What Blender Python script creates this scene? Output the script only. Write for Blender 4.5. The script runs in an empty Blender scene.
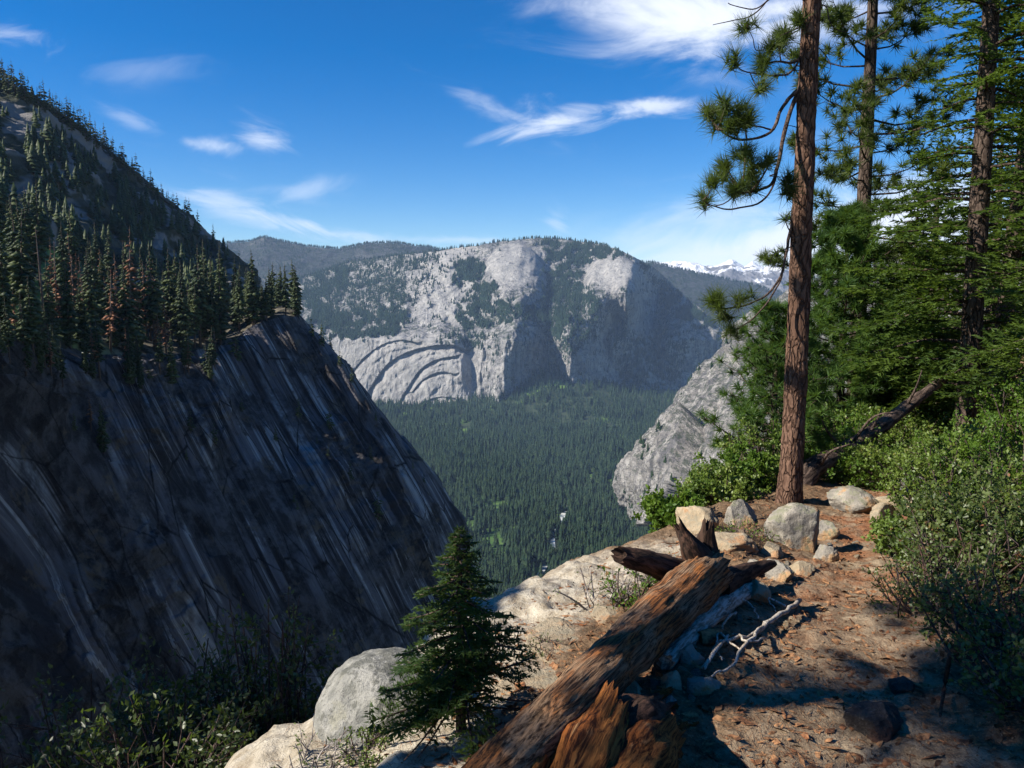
import bpy, math
import numpy as np
from mathutils import Vector, Matrix

# ------------------------------------------------------------------ basics
rng = np.random.default_rng(11)
scene = bpy.context.scene
COL = scene.collection
FPX = 800.0                       # focal length in pixels of the 1024 px frame
PITCH = math.radians(6.0)
CP, SP = math.cos(PITCH), math.sin(PITCH)
SUN = np.array([-0.76, -0.22, 0.60]); SUN = SUN / np.linalg.norm(SUN)


def P(px, py, Y):
    """photograph direction (px, py) at ground distance Y (metres along +Y) -> world point"""
    px = np.asarray(px, float); py = np.asarray(py, float); Y = np.asarray(Y, float)
    a = (px - 512.0) / FPX; b = (384.0 - py) / FPX
    dx = a; dy = CP + b * SP; dz = -SP + b * CP
    s = Y / dy
    return np.stack([dx * s, np.broadcast_to(Y, s.shape), dz * s], -1)


def to_px(p):
    p = np.asarray(p, float)
    f = p[..., 1] * CP - p[..., 2] * SP
    u = p[..., 1] * SP + p[..., 2] * CP
    return 512 + FPX * p[..., 0] / f, 384 - FPX * u / f


_g = np.random.default_rng(3)
_perm = _g.permutation(256); _perm = np.concatenate([_perm, _perm, _perm])
_grad = _g.normal(size=(256, 3)); _grad /= np.linalg.norm(_grad, axis=1)[:, None]


def noise(p):
    p = np.asarray(p, float)
    i = np.floor(p).astype(np.int64); f = p - i
    u = f * f * f * (f * (f * 6 - 15) + 10)
    i &= 255
    out = np.zeros(p.shape[:-1])
    for dx in (0, 1):
        wx = u[..., 0] if dx else 1 - u[..., 0]
        for dy in (0, 1):
            wy = u[..., 1] if dy else 1 - u[..., 1]
            for dz in (0, 1):
                wz = u[..., 2] if dz else 1 - u[..., 2]
                h = _perm[_perm[_perm[i[..., 0] + dx] + i[..., 1] + dy] + i[..., 2] + dz]
                g = _grad[h]
                d = g[..., 0] * (f[..., 0] - dx) + g[..., 1] * (f[..., 1] - dy) + g[..., 2] * (f[..., 2] - dz)
                out += wx * wy * wz * d
    return out * 1.6


def fbm(p, o=4, lac=2.03, gain=0.5):
    p = np.asarray(p, float); s = 0; a = 1.0
    for k in range(o):
        s = s + a * noise(p + 17.3 * k); p = p * lac; a *= gain
    return s


def ridged(p, o=4):
    p = np.asarray(p, float); s = 0; a = 1.0
    for k in range(o):
        s = s + a * (1 - 2 * np.abs(noise(p + 9.1 * k))); p = p * 2.07; a *= 0.5
    return s


def smooth(a, b, x):
    t = np.clip((x - a) / (b - a), 0, 1)
    return t * t * (3 - 2 * t)


class MB:
    """collects triangles and quads, then links them as ONE mesh object"""
    def __init__(self):
        self.V = []; self.T = []; self.Q = []; self.n = 0

    def add(self, V, T=None, Q=None):
        V = np.asarray(V, float).reshape(-1, 3)
        if T is not None and len(T): self.T.append(np.asarray(T, np.int64).reshape(-1, 3) + self.n)
        if Q is not None and len(Q): self.Q.append(np.asarray(Q, np.int64).reshape(-1, 4) + self.n)
        self.V.append(V); self.n += len(V)

    def mesh(self, name, mat=None, smooth_=False, uv=None):
        V = np.concatenate(self.V) if self.V else np.zeros((0, 3))
        T = np.concatenate(self.T) if self.T else np.zeros((0, 3), np.int64)
        Q = np.concatenate(self.Q) if self.Q else np.zeros((0, 4), np.int64)
        return mesh_from(name, V, T, Q, mat, smooth_, uv)

    def build(self, name, mat, parent=None, smooth_=False, loc=None):
        return link(name, self.mesh(name, mat, smooth_), parent, loc)

    def tube(self, pts, rad, n=6, cap=True, wob=0.0):
        pts = np.asarray(pts, float); m = len(pts)
        rad = np.broadcast_to(np.asarray(rad, float), (m,))
        t = np.gradient(pts, axis=0); t /= np.linalg.norm(t, axis=1)[:, None] + 1e-12
        ref = np.array([0, 0, 1.0]) if abs(t[0][2]) < 0.9 else np.array([1.0, 0, 0])
        a = np.cross(t, ref); a /= np.linalg.norm(a, axis=1)[:, None] + 1e-12
        b = np.cross(t, a)
        th = np.arange(n) * 2 * np.pi / n
        r = rad[:, None] * (1 + wob * rng.normal(size=(m, n)))
        ring = pts[:, None, :] + r[..., None] * (np.cos(th)[None, :, None] * a[:, None, :] + np.sin(th)[None, :, None] * b[:, None, :])
        V = ring.reshape(-1, 3)
        i = np.arange(m - 1)[:, None] * n; j = np.arange(n)[None, :]; j2 = (j + 1) % n
        Q = np.stack([i + j, i + j2, i + n + j2, i + n + j], -1).reshape(-1, 4)
        T = []
        if cap:
            V = np.concatenate([V, pts[:1], pts[-1:]])
            k = m * n
            for q in range(n):
                T.append((k, (q + 1) % n, q)); T.append((k + 1, (m - 1) * n + q, (m - 1) * n + (q + 1) % n))
        self.add(V, T, Q)

    def grid(self, G):
        G = np.asarray(G, float); h, w = G.shape[:2]
        i = np.arange(h - 1)[:, None] * w; j = np.arange(w - 1)[None, :]
        Q = np.stack([i + j, i + j + 1, i + w + j + 1, i + w + j], -1).reshape(-1, 4)
        self.add(G.reshape(-1, 3), None, Q)


def mesh_from(name, V, T, Q, mat=None, smooth_=False, uv=None):
    me = bpy.data.meshes.new(name)
    nT, nQ = len(T), len(Q)
    me.vertices.add(len(V)); me.vertices.foreach_set('co', np.ascontiguousarray(V, np.float32).ravel())
    me.loops.add(nT * 3 + nQ * 4)
    me.loops.foreach_set('vertex_index', np.concatenate([np.asarray(T).ravel(), np.asarray(Q).ravel()]).astype(np.int32))
    me.polygons.add(nT + nQ)
    st = np.concatenate([np.arange(nT) * 3, nT * 3 + np.arange(nQ) * 4]).astype(np.int32)
    me.polygons.foreach_set('loop_start', st)
    if smooth_: me.polygons.foreach_set('use_smooth', np.ones(nT + nQ, bool))
    me.update(calc_edges=True)
    if uv is not None:
        a = me.attributes.new('flow', 'FLOAT_VECTOR', 'POINT')
        a.data.foreach_set('vector', np.ascontiguousarray(uv, np.float32).ravel())
    if mat: me.materials.append(mat)
    return me


def link(name, me, parent=None, loc=None):
    o = bpy.data.objects.new(name, me); COL.objects.link(o)
    if parent is not None: o.parent = parent
    if loc is not None: o.location = loc
    return o


def thing(name, label, cat, loc=(0, 0, 0), group=None, rz=0.0):
    o = bpy.data.objects.new(name, None); COL.objects.link(o)
    o.empty_display_size = 0.1
    o.location = loc; o.rotation_euler = (0, 0, rz)
    return tag(o, label, cat, group)


def tag(o, label, cat, group=None, kind=None):
    o['label'] = label; o['category'] = cat
    if group: o['group'] = group
    if kind: o['kind'] = kind
    return o


def struct(o, kind='structure', label=None, cat=None):
    o['kind'] = kind
    if label: o['label'] = label
    if cat: o['category'] = cat
    return o


def dup(root, loc, rz=0.0, sc=1.0, label=None, group=None, tilt=(0, 0)):
    r = root.copy(); COL.objects.link(r)
    r.location = loc; r.rotation_euler = (tilt[0], tilt[1], rz); r.scale = (sc[0], sc[0], sc[1]) if isinstance(sc, tuple) else (sc, sc, sc)
    if label: r['label'] = label
    if group: r['group'] = group
    for ch in list(root.children):
        c = ch.copy(); COL.objects.link(c); c.parent = r
        for g in list(ch.children):
            d = g.copy(); COL.objects.link(d); d.parent = c
    return r


def catmull(P0, n):
    """resample the first axis of P0 to n samples with a Catmull-Rom spline"""
    P0 = np.asarray(P0, float); m = len(P0)
    t = np.linspace(0, m - 1, n); i = np.clip(np.floor(t).astype(int), 0, m - 2); f = t - i
    f = f.reshape((-1,) + (1,) * (P0.ndim - 1))
    p0 = P0[np.clip(i - 1, 0, m - 1)]; p1 = P0[i]; p2 = P0[i + 1]; p3 = P0[np.clip(i + 2, 0, m - 1)]
    return 0.5 * (2 * p1 + (p2 - p0) * f + (2 * p0 - 5 * p1 + 4 * p2 - p3) * f ** 2 + (3 * p1 - p0 - 3 * p2 + p3) * f ** 3)


def loft(lines, nu, nv):
    """lines: polylines of 3-D points with equal counts, bottom to top -> grid (nv, nu, 3)"""
    return catmull(np.stack([catmull(l, nu) for l in lines]), nv)


def grid_normals(G):
    du = np.gradient(G, axis=1); dv = np.gradient(G, axis=0)
    n = np.cross(du, dv); n /= np.linalg.norm(n, axis=-1)[..., None] + 1e-9
    return n


# ------------------------------------------------------------------ materials
class NT:
    def __init__(self, name, world=False):
        if world:
            self.m = bpy.data.worlds.new(name)
        else:
            self.m = bpy.data.materials.new(name)
        self.m.use_nodes = True
        self.t = self.m.node_tree; self.t.nodes.clear()

    def n(self, kind, ins=None, **props):
        nd = self.t.nodes.new(kind)
        for k, v in props.items(): setattr(nd, k, v)
        for k, v in (ins or {}).items(): self.set(nd.inputs[k], v)
        return nd

    def set(self, sock, v):
        if hasattr(v, 'is_output'): self.t.links.new(v, sock)
        elif isinstance(v, bpy.types.Node): self.t.links.new(v.outputs[0], sock)
        else:
            if isinstance(v, (tuple, list)) and len(v) == 3 and sock.type == 'RGBA': v = (*v, 1)
            sock.default_value = v

    def math(self, op, a, b=0.0, c=None, clamp=False):
        nd = self.t.nodes.new('ShaderNodeMath'); nd.operation = op; nd.use_clamp = clamp
        self.set(nd.inputs[0], a); self.set(nd.inputs[1], b)
        if c is not None: self.set(nd.inputs[2], c)
        return nd.outputs[0]

    def mix(self, f, a, b, blend='MIX'):
        nd = self.t.nodes.new('ShaderNodeMix'); nd.data_type = 'RGBA'; nd.blend_type = blend
        self.set(nd.inputs['Factor'], f)
        ia = [s for s in nd.inputs if s.name == 'A' and s.type == 'RGBA'][0]
        ib = [s for s in nd.inputs if s.name == 'B' and s.type == 'RGBA'][0]
        self.set(ia, a); self.set(ib, b)
        return [s for s in nd.outputs if s.type == 'RGBA'][0]

    def ramp(self, f, a, b):
        nd = self.n('ShaderNodeMapRange', {'Value': f, 'From Min': a, 'From Max': b})
        nd.interpolation_type = 'SMOOTHSTEP'
        return nd.outputs[0]

    def pos(self):
        return self.n('ShaderNodeNewGeometry').outputs['Position']

    def obj(self):
        return self.n('ShaderNodeTexCoord').outputs['Object']

    def attr(self, name):
        return self.n('ShaderNodeAttribute', attribute_name=name).outputs['Vector']

    def scale(self, v, s):
        if not isinstance(s, (tuple, list)): s = (s, s, s)
        return self.n('ShaderNodeVectorMath', {0: v, 1: s}, operation='MULTIPLY').outputs[0]

    def noise(self, v, s, detail=4.0, rough=0.55, dist=0.0):
        nd = self.n('ShaderNodeTexNoise', {'Vector': self.scale(v, s), 'Scale': 1.0, 'Detail': detail, 'Roughness': rough, 'Distortion': dist})
        return nd.outputs[0]

    def vor(self, v, s, feature='F1', rnd=1.0):
        nd = self.n('ShaderNodeTexVoronoi', {'Vector': self.scale(v, s), 'Scale': 1.0}, feature=feature)
        return nd.outputs['Distance']

    def bump(self, h, dist, strength=1.0):
        return self.n('ShaderNodeBump', {'Height': h, 'Distance': dist, 'Strength': strength}).outputs[0]

    def surf(self, color, rough=0.9, normal=None, spec=0.2):
        ins = {'Base Color': color, 'Roughness': rough, 'Specular IOR Level': spec}
        if normal is not None: ins['Normal'] = normal
        b = self.n('ShaderNodeBsdfPrincipled', ins)
        return b.outputs[0]

    def out(self, s, vol=None):
        o = self.n('ShaderNodeOutputMaterial')
        if s is not None: self.set(o.inputs['Surface'], s)
        if vol is not None: self.set(o.inputs['Volume'], vol)
        return self.m


def leaf_mat(name, c1, c2, sc=1.2, trans=0.35, rough=0.6, spec=0.25, c3=None):
    """foliage: two greens mottled through the crown, part of the light passes through the leaf"""
    k = NT(name); p = k.pos()
    f = k.ramp(k.noise(p, sc, 3), 0.35, 0.65)
    col = k.mix(f, c1, c2)
    if c3 is not None:
        col = k.mix(k.ramp(k.noise(k.n('ShaderNodeVectorMath', {0: p, 1: (31., 7., 3.)}).outputs[0], sc * 2.1, 2), 0.62, 0.72), col, c3)
    b = k.surf(col, rough, spec=spec)
    t = k.n('ShaderNodeBsdfTranslucent', {'Color': k.mix(0.5, col, (0.22, 0.34, 0.03))})
    mx = k.n('ShaderNodeMixShader', {0: trans, 1: b, 2: t.outputs[0]})
    return k.out(mx.outputs[0])
# ------------------------------------------------------------------ camera, sun, sky
cam = bpy.data.cameras.new('camera'); cam.sensor_width = 36; cam.lens = 36 * FPX / 1024
cam.clip_start = 0.05; cam.clip_end = 40000
camo = bpy.data.objects.new('camera', cam); COL.objects.link(camo)
camo.rotation_euler = (math.pi / 2 - PITCH, 0, 0); scene.camera = camo

sl = bpy.data.lights.new('sun', 'SUN'); sl.energy = 4.8; sl.angle = math.radians(0.53); sl.color = (1.0, 0.93, 0.82)
so = bpy.data.objects.new('sun', sl); COL.objects.link(so)
so.rotation_euler = Vector(-SUN).to_track_quat('-Z', 'Y').to_euler()

k = NT('World', world=True); scene.world = k.m
sky = k.n('ShaderNodeTexSky', sky_type='NISHITA', sun_disc=False, altitude=1900.0, air_density=1.0, dust_density=0.1, ozone_density=2.2)
sky.sun_elevation = math.asin(SUN[2]); sky.sun_rotation = math.atan2(SUN[0], SUN[1])
hs = k.n('ShaderNodeHueSaturation', {'Saturation': 1.5, 'Hue': 0.508, 'Value': 1.0, 'Color': sky.outputs[0]})
d = k.n('ShaderNodeTexCoord').outputs['Generated']
sx = k.n('ShaderNodeSeparateXYZ', {0: d})
gx = k.math('DIVIDE', sx.outputs[0], k.math('MAXIMUM', sx.outputs[1], 0.05))
gz = k.math('DIVIDE', sx.outputs[2], k.math('MAXIMUM', sx.outputs[1], 0.05))


NOISES = {}
def wisp(ang, ns, stretch):
    """stretched cirrus noise over sky directions, shared by all patches that run the same way"""
    key = (ang, ns, stretch)
    if key not in NOISES:
        ca, sa = math.cos(math.radians(ang)), math.sin(math.radians(ang))
        u = k.math('ADD', k.math('MULTIPLY', gx, ca), k.math('MULTIPLY', gz, sa))
        v = k.math('SUBTRACT', k.math('MULTIPLY', gz, ca), k.math('MULTIPLY', gx, sa))
        nv = k.n('ShaderNodeCombineXYZ', {0: k.math('MULTIPLY', u, ns), 1: k.math('MULTIPLY', v, ns * stretch), 2: ang})
        NOISES[key] = k.n('ShaderNodeTexNoise', {'Vector': nv, 'Scale': 1.0, 'Detail': 6.0, 'Roughness': 0.62, 'Distortion': 0.7}).outputs[0]
    return NOISES[key]


def cloud(px, py, wx, wy, ang, amp, kind, lo, hi):
    """one cirrus patch: an ellipse of sky directions broken up by stretched noise"""
    c = P(px, py, 1.0); ca, sa = math.cos(math.radians(ang)), math.sin(math.radians(ang))
    x = k.math('SUBTRACT', gx, float(c[0])); z = k.math('SUBTRACT', gz, float(c[2]))
    u = k.math('MULTIPLY', k.math('ADD', k.math('MULTIPLY', x, ca), k.math('MULTIPLY', z, sa)), FPX / wx)
    v = k.math('MULTIPLY', k.math('SUBTRACT', k.math('MULTIPLY', z, ca), k.math('MULTIPLY', x, sa)), FPX / wy)
    nz = wisp(*{'a': (8, 8.0, 3.0), 'b': (-16, 10.0, 3.6), 'c': (2, 6.0, 2.2)}[kind])
    r2 = k.math('ADD', k.math('MULTIPLY', u, u), k.math('MULTIPLY', v, v))
    e = k.math('EXPONENT', k.math('MULTIPLY', r2, -1.0))
    f = k.ramp(k.math('ADD', nz, k.math('MULTIPLY', k.math('SUBTRACT', e, 1.0), 0.35)), lo, hi)
    return k.math('MULTIPLY', k.math('MULTIPLY', f, k.math('POWER', e, 0.6)), amp)


CL = [
    (668, 14, 105, 40, -6, 0.95, 'c', 0.18, 0.60),
    (800, 10, 130, 38, 4, 0.85, 'c', 0.18, 0.60),
    (560, 120, 66, 20, 14, 0.90, 'a', 0.24, 0.60),
    (640, 106, 66, 12, 1, 0.75, 'a', 0.24, 0.58),
    (490, 106, 60, 12, -25, 0.32, 'b', 0.24, 0.62),
    (202, 144, 36, 9, -6, 0.65, 'a', 0.22, 0.58),
    (262, 137, 30, 14, -18, 0.55, 'b', 0.22, 0.60),
    (300, 224, 56, 9, -14, 0.62, 'b', 0.22, 0.58),
    (225, 205, 80, 17, -20, 0.45, 'b', 0.22, 0.62),
    (300, 190, 46, 12, 10, 0.34, 'a', 0.22, 0.62),
    (14, 36, 56, 16, -8, 0.40, 'a', 0.24, 0.62),
    (150, 70, 56, 18, 6, 0.16, 'a', 0.24, 0.62),
    (460, 240, 60, 6, 0, 0.45, 'a', 0.20, 0.58),
    (750, 252, 140, 30, 2, 0.95, 'c', 0.12, 0.52),
    (900, 226, 110, 50, 4, 1.0, 'c', 0.08, 0.46),
    (720, 214, 90, 26, 8, 0.40, 'a', 0.22, 0.60),
    (130, 118, 34, 9, -20, 0.26, 'b', 0.24, 0.64),
    (556, 220, 20, 12, -50, 0.32, 'b', 0.24, 0.64),
    (345, 236, 80, 11, -6, 0.36, 'b', 0.22, 0.62),
]
tot = None
for cfg in CL:
    f = cloud(*cfg)
    tot = f if tot is None else k.math('SUBTRACT', k.math('ADD', tot, f), k.math('MULTIPLY', tot, f))
tot = k.math('MINIMUM', tot, 0.95)
skyc = k.mix(tot, hs.outputs[0], (7.2, 7.6, 8.4))
bg = k.n('ShaderNodeBackground', {'Color': skyc, 'Strength': 0.075})
wo = k.n('ShaderNodeOutputWorld', {'Surface': bg.outputs[0]})

scene.view_settings.view_transform = 'Standard'; scene.view_settings.look = 'None'
scene.view_settings.exposure = 1.0; scene.view_settings.gamma = 1.0
scene.view_settings.use_curve_mapping = False
cy = scene.cycles if hasattr(scene, 'cycles') else None
if cy:
    cy.use_denoising = True
    cy.max_bounces = 4; cy.diffuse_bounces = 2; cy.glossy_bounces = 1; cy.transmission_bounces = 3
    cy.transparent_max_bounces = 4; cy.volume_bounces = 0
    cy.caustics_reflective = False; cy.caustics_refractive = False
# ------------------------------------------------------------------ rock and forest materials
def granite_far(name, light, dark, ns, streak, warm=(0.34, 0.31, 0.27), brush=0.0, flow=False):
    k = NT(name); p = k.pos()
    a = k.noise(p, ns, 6, 0.65)
    s = k.noise(k.attr('flow') if flow else p, streak, 6, 0.68, 0.5)
    col = k.mix(k.ramp(a, 0.34, 0.66), dark, light)
    col = k.mix(k.math('MULTIPLY', k.ramp(s, 0.50, 0.62), 0.8), col, (0.09, 0.09, 0.10))
    col = k.mix(k.math('MULTIPLY', k.ramp(k.noise(p, ns * 0.4, 3), 0.55, 0.75), 0.5), col, warm)
    fine = k.noise(p, ns * 5.0, 6, 0.75)
    for cs_, o_ in (((ns * 1.3, ns * 1.3, ns * .45), 0.0), ((ns * .7, ns * .7, ns * 2.2), 31.0)):            # joints: thin dark lines
        q = k.n('ShaderNodeVectorMath', {0: p, 1: (o_, o_, o_)}).outputs[0]
        ln = k.math('ABSOLUTE', k.math('SUBTRACT', k.noise(q, cs_, 4, 0.6), 0.5))
        col = k.mix(k.math('MULTIPLY', k.ramp(ln, 0.030, 0.004), 0.7 if flow else k.math('SUBTRACT', 0.7, k.math('MULTIPLY', k.n('ShaderNodeSeparateXYZ', {0: k.attr('flow')}).outputs[0], 0.5))), col, (0.07, 0.07, 0.075))
    col = k.mix(k.math('MULTIPLY', k.ramp(fine, 0.50, 0.62), 0.45), col, dark)
    if not flow: col = k.mix(k.math('MULTIPLY', k.n('ShaderNodeSeparateXYZ', {0: k.attr('flow')}).outputs[0], 0.42), col, k.mix(k.ramp(s, 0.56, 0.66), (0.48, 0.46, 0.42), (0.20, 0.19, 0.18)))
    if brush:                                          # scrub rooted on ledges and in joints
        up = k.n('ShaderNodeSeparateXYZ', {0: k.n('ShaderNodeNewGeometry').outputs['Normal']}).outputs[2]
        if not flow: up = k.math('SUBTRACT', up, k.math('MULTIPLY', k.n('ShaderNodeSeparateXYZ', {0: k.attr('flow')}).outputs[0], 1.6))
        b = k.math('ADD', k.noise(p, ns * 2.2, 6, 0.75), k.math('MULTIPLY', up, 0.12))
        col = k.mix(k.math('MULTIPLY', k.ramp(b, 0.58, 0.66), brush), col, (0.035, 0.05, 0.03))
    return k.out(k.surf(col, 0.95, k.bump(k.math('ADD', fine, k.math('MULTIPLY', s, 0.8)), 0.22 / ns), 0.1))


def forest_far(name, c1, c2, ns):
    k = NT(name); p = k.pos()
    col = k.mix(k.ramp(k.noise(p, ns, 4, 0.7), 0.35, 0.65), c1, c2)
    return k.out(k.surf(col, 0.95, None, 0.05))


M_massif = granite_far('granite_massif', (0.42, 0.40, 0.375), (0.215, 0.21, 0.205), 0.012, (0.035, 0.035, 0.006), brush=0.8)
M_rslope = granite_far('granite_slope', (0.38, 0.36, 0.335), (0.17, 0.16, 0.15), 0.035, (46.0, 3.5, 1.0), brush=0.7, flow=True)
M_vforest = forest_far('valley_conifers', (0.009, 0.022, 0.014), (0.030, 0.048, 0.022), 0.07)
M_mforest = forest_far('upland_conifers', (0.012, 0.024, 0.017), (0.022, 0.038, 0.022), 0.05)
k = NT('valley_soil'); p = k.pos()
M_valley = k.out(k.surf(k.mix(k.ramp(k.noise(p, 0.006, 4), 0.56, 0.64), (0.035, 0.05, 0.025), (0.09, 0.16, 0.03)), 0.95))

# ------------------------------------------------------------------ the granite massif across the valley
ROWS = [
    (440, [(280, 4500), (385, 4350), (466, 4220), (499, 4150), (557, 4480), (582, 4380), (632, 4650), (700, 5050), (740, 5150)]),
    (402, [(280, 4560), (385, 4400), (420, 4330), (466, 4300), (484, 4340), (499, 4170), (512, 4240), (556, 4690), (569, 4400), (582, 4400), (604, 4640), (622, 4640), (634, 4720), (655, 4900), (700, 5200), (740, 5300)]),
    (372, [(280, 4600), (385, 4450), (420, 4390), (462, 4350), (472, 4440), (487, 4350), (504, 4170), (512, 4290), (555, 4720), (569, 4390), (586, 4420), (624, 4980), (640, 4880), (657, 5060), (700, 5240), (740, 5330)]),
    (340, [(280, 4700), (340, 4600), (400, 4500), (455, 4440), (468, 4520), (486, 4440), (513, 4220), (519, 4330), (548, 4680), (567, 4400), (588, 4470), (608, 4900), (613, 4760), (630, 4940), (658, 5420), (668, 5120), (690, 5160), (740, 5350)]),
    (320, [(280, 4980), (340, 4900), (400, 4800), (450, 4740), (490, 4640), (514, 4480), (533, 4590), (550, 4640), (569, 4540), (598, 4640), (608, 4880), (618, 5080), (628, 4870), (660, 5720), (680, 5260), (740, 5450)]),
    (292, [(280, 5700), (350, 5450), (400, 5180), (450, 5000), (490, 4990), (520, 4960), (545, 5060), (560, 5100), (600, 5010), (612, 5010), (626, 4860), (634, 4930), (660, 5900), (700, 5650), (740, 5700)]),
    (265, [(280, 6200), (350, 6000), (400, 5560), (450, 5260), (484, 5260), (500, 5260), (517, 5270), (530, 5310), (552, 5440), (585, 5430), (600, 5340), (620, 5240), (632, 5240), (648, 5450), (665, 5800), (740, 6050)]),
    (248, [(280, 6500), (400, 6100), (450, 5700), (488, 5440), (505, 5440), (517, 5450), (532, 5490), (552, 5600), (590, 5610), (615, 5420), (640, 5500), (665, 5850), (740, 6250)]),
    (232, [(280, 6700), (400, 6400), (450, 6100), (500, 5900), (540, 5900), (600, 6000), (665, 6200), (740, 6500)]),
]
_rp = np.array([r[0] for r in ROWS][::-1], float)
_pxg = np.arange(270, 746, 0.5)
_tab = np.stack([np.interp(_pxg, *zip(*r[1])) for r in ROWS][::-1])


def massif_depth(px, py):
    px = np.asarray(px, float); py = np.asarray(py, float)
    c = np.clip((px - 270) * 2, 0, len(_pxg) - 1.001); ci = c.astype(int); cf = c - ci
    t = np.interp(py, _rp, np.arange(len(_rp))); ti = np.clip(t.astype(int), 0, len(_rp) - 2); tf = t - ti
    a = _tab[ti, ci] * (1 - cf) + _tab[ti, ci + 1] * cf
    b = _tab[ti + 1, ci] * (1 - cf) + _tab[ti + 1, ci + 1] * cf
    return a * (1 - tf) + b * tf


SKY = [(270, 292), (300, 278), (350, 262), (400, 255), (440, 251), (455, 248), (476, 246), (490, 243), (505, 241), (536, 238), (560, 239), (585, 242), (604, 245), (622, 251), (640, 260), (655, 268), (668, 280), (684, 296), (700, 308), (715, 322), (740, 345)]
nx, ny = 950, 420
gpx = np.linspace(272, 738, nx)
top = np.interp(gpx, *zip(*SKY)) + 0.9 * noise(np.stack([gpx / 4.0, gpx * 0, gpx * 0], -1))
v = np.linspace(0, 1, ny)[:, None]
gpy = 440 + (top[None, :] - 440) * v
gpxx = np.broadcast_to(gpx[None, :], gpy.shape)
wx = gpxx + 1.6 * noise(np.stack([gpxx / 9, gpy / 14, gpy * 0 + 3], -1)) + 0.8 * noise(np.stack([gpxx / 3, gpy / 5, gpy * 0 + 5], -1))
wy = gpy + 2.5 * noise(np.stack([gpxx / 12, gpy / 10, gpy * 0 + 9], -1))
D = massif_depth(wx, wy)
# the two bald domes
for cx_, cy_, rx_, ry_, am_ in ((514, 284, 33, 41, 235), (614, 290, 31, 36, 230)):
    r2 = ((gpxx - cx_) / rx_) ** 2 + (np.minimum(gpy - cy_, 0) / ry_) ** 2
    D = D - am_ * np.sqrt(np.clip(1 - r2, 0, 1)) * (1 - smooth(cy_ + 6, cy_ + 38, gpy))
z0 = gpy * 0
wall = smooth(318, 345, gpy)
rough = 0.35 + 0.65 * smooth(0.1, 0.5, fbm(np.stack([gpxx / 40, gpy / 40, z0 + 1.5], -1), 2) + 0.35 + 0.4 * (gpxx > 480))
rough = rough * (1 - 0.92 * np.exp(-(((gpxx - 515) / 27) ** 2 + ((gpy - 268) / 22) ** 2) ** 2)) * (1 - 0.9 * np.exp(-(((gpxx - 615) / 24) ** 2 + ((gpy - 272) / 16) ** 2) ** 2))
D = D - 20 * rough * (1 - wall * (gpxx < 480)) * (ridged(np.stack([(gpxx - .3 * gpy) / 30, gpy / 55, z0 + 41], -1), 3) - .6)
D = D - 8 * rough * ridged(np.stack([gpxx / 13, gpy / 30, z0], -1), 5) - (6 - 4.5 * wall * (gpxx < 480)) * rough * fbm(np.stack([gpxx / 4, gpy / 7, z0 + 7], -1), 5)
D = D - wall * (3.5 * (gpxx >= 480)) * ridged(np.stack([(gpxx + 0.45 * gpy * (gpxx < 480)) / 6, gpy / 60, z0 + 4], -1), 4)
stp_ = lambda a, b, o: np.floor(3.0 * (noise(np.stack([gpxx / a, gpy / b, z0 + o], -1)) + 1)) / 3.0
D = D - (10 * stp_(14, 9, 21) + 6 * stp_(6, 5, 25)) * rough * (1 - wall) - wall * (14 * stp_(9, 40, 31) + 7 * stp_(4, 16, 35)) * (0.12 + 0.88 * (gpxx > 478))
# curved overhanging arches on the wall to the west
ARCH = [
    ([(352, 372), (366, 356), (384, 344), (402, 340), (418, 343)], 46, 4.0),
    ([(366, 396), (374, 382), (388, 364), (408, 352), (432, 346), (452, 345), (466, 350)], 95, 7.5),
    ([(398, 404), (408, 388), (420, 370), (436, 360), (456, 356)], 60, 4.6),
    ([(412, 392), (424, 379), (440, 372), (455, 374)], 46, 3.4),
    ([(412, 409), (424, 402), (440, 397), (458, 399)], 40, 3.2),
]
for pl, amp, w in ARCH:
    pts = catmull(np.array(pl, float), 60)
    d2 = np.full(gpy.shape, 1e9); dyv = np.zeros(gpy.shape)
    for q in pts:
        dd = (gpxx - q[0]) ** 2 + (gpy - q[1]) ** 2
        m = dd < d2; d2 = np.where(m, dd, d2); dyv = np.where(m, gpy - q[1] + 0.35 * (gpxx - q[0]), dyv)
    dist = np.sqrt(d2) + 1.6 * fbm(np.stack([gpxx / 9, gpy / 9, z0 + amp], -1), 3)
    amp = amp * (0.55 + 0.9 * np.clip(0.5 + noise(np.stack([gpxx / 22, gpy / 22, z0 + w], -1)), 0, 1))
    D = D + 0.48 * amp * np.exp(-(np.clip(dist, 0, 99) / (0.8 * w)) ** 2) * (0.15 + 0.85 * (dyv > 0))
for pl, amp, w in [([(344, 384), (360, 362), (384, 349), (404, 346)], 9, 1.2), ([(380, 402), (392, 382), (410, 366), (430, 356), (450, 352)], 12, 1.6), ([(404, 398), (418, 378), (434, 368), (458, 363)], 9, 1.2), ([(426, 402), (440, 388), (460, 384)], 9, 1.2), ([(358, 386), (372, 366), (396, 351), (430, 349), (462, 353)], 10, 1.4), ([(420, 408), (444, 402), (466, 404)], 8, 1.2)]:
    d2 = np.full(gpy.shape, 1e9)
    for q in catmull(np.array(pl, float), 60): d2 = np.minimum(d2, (gpxx - q[0]) ** 2 + (gpy - q[1]) ** 2)
    dist = np.sqrt(d2) + 1.3 * fbm(np.stack([gpxx / 6, gpy / 6, z0 + amp + w], -1), 3)
    D = D + amp * smooth(-1.5, 1.5, w - dist) * np.clip(0.6 + noise(np.stack([gpxx / 12, gpy / 12, z0 + amp], -1)), 0, 1)
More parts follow.
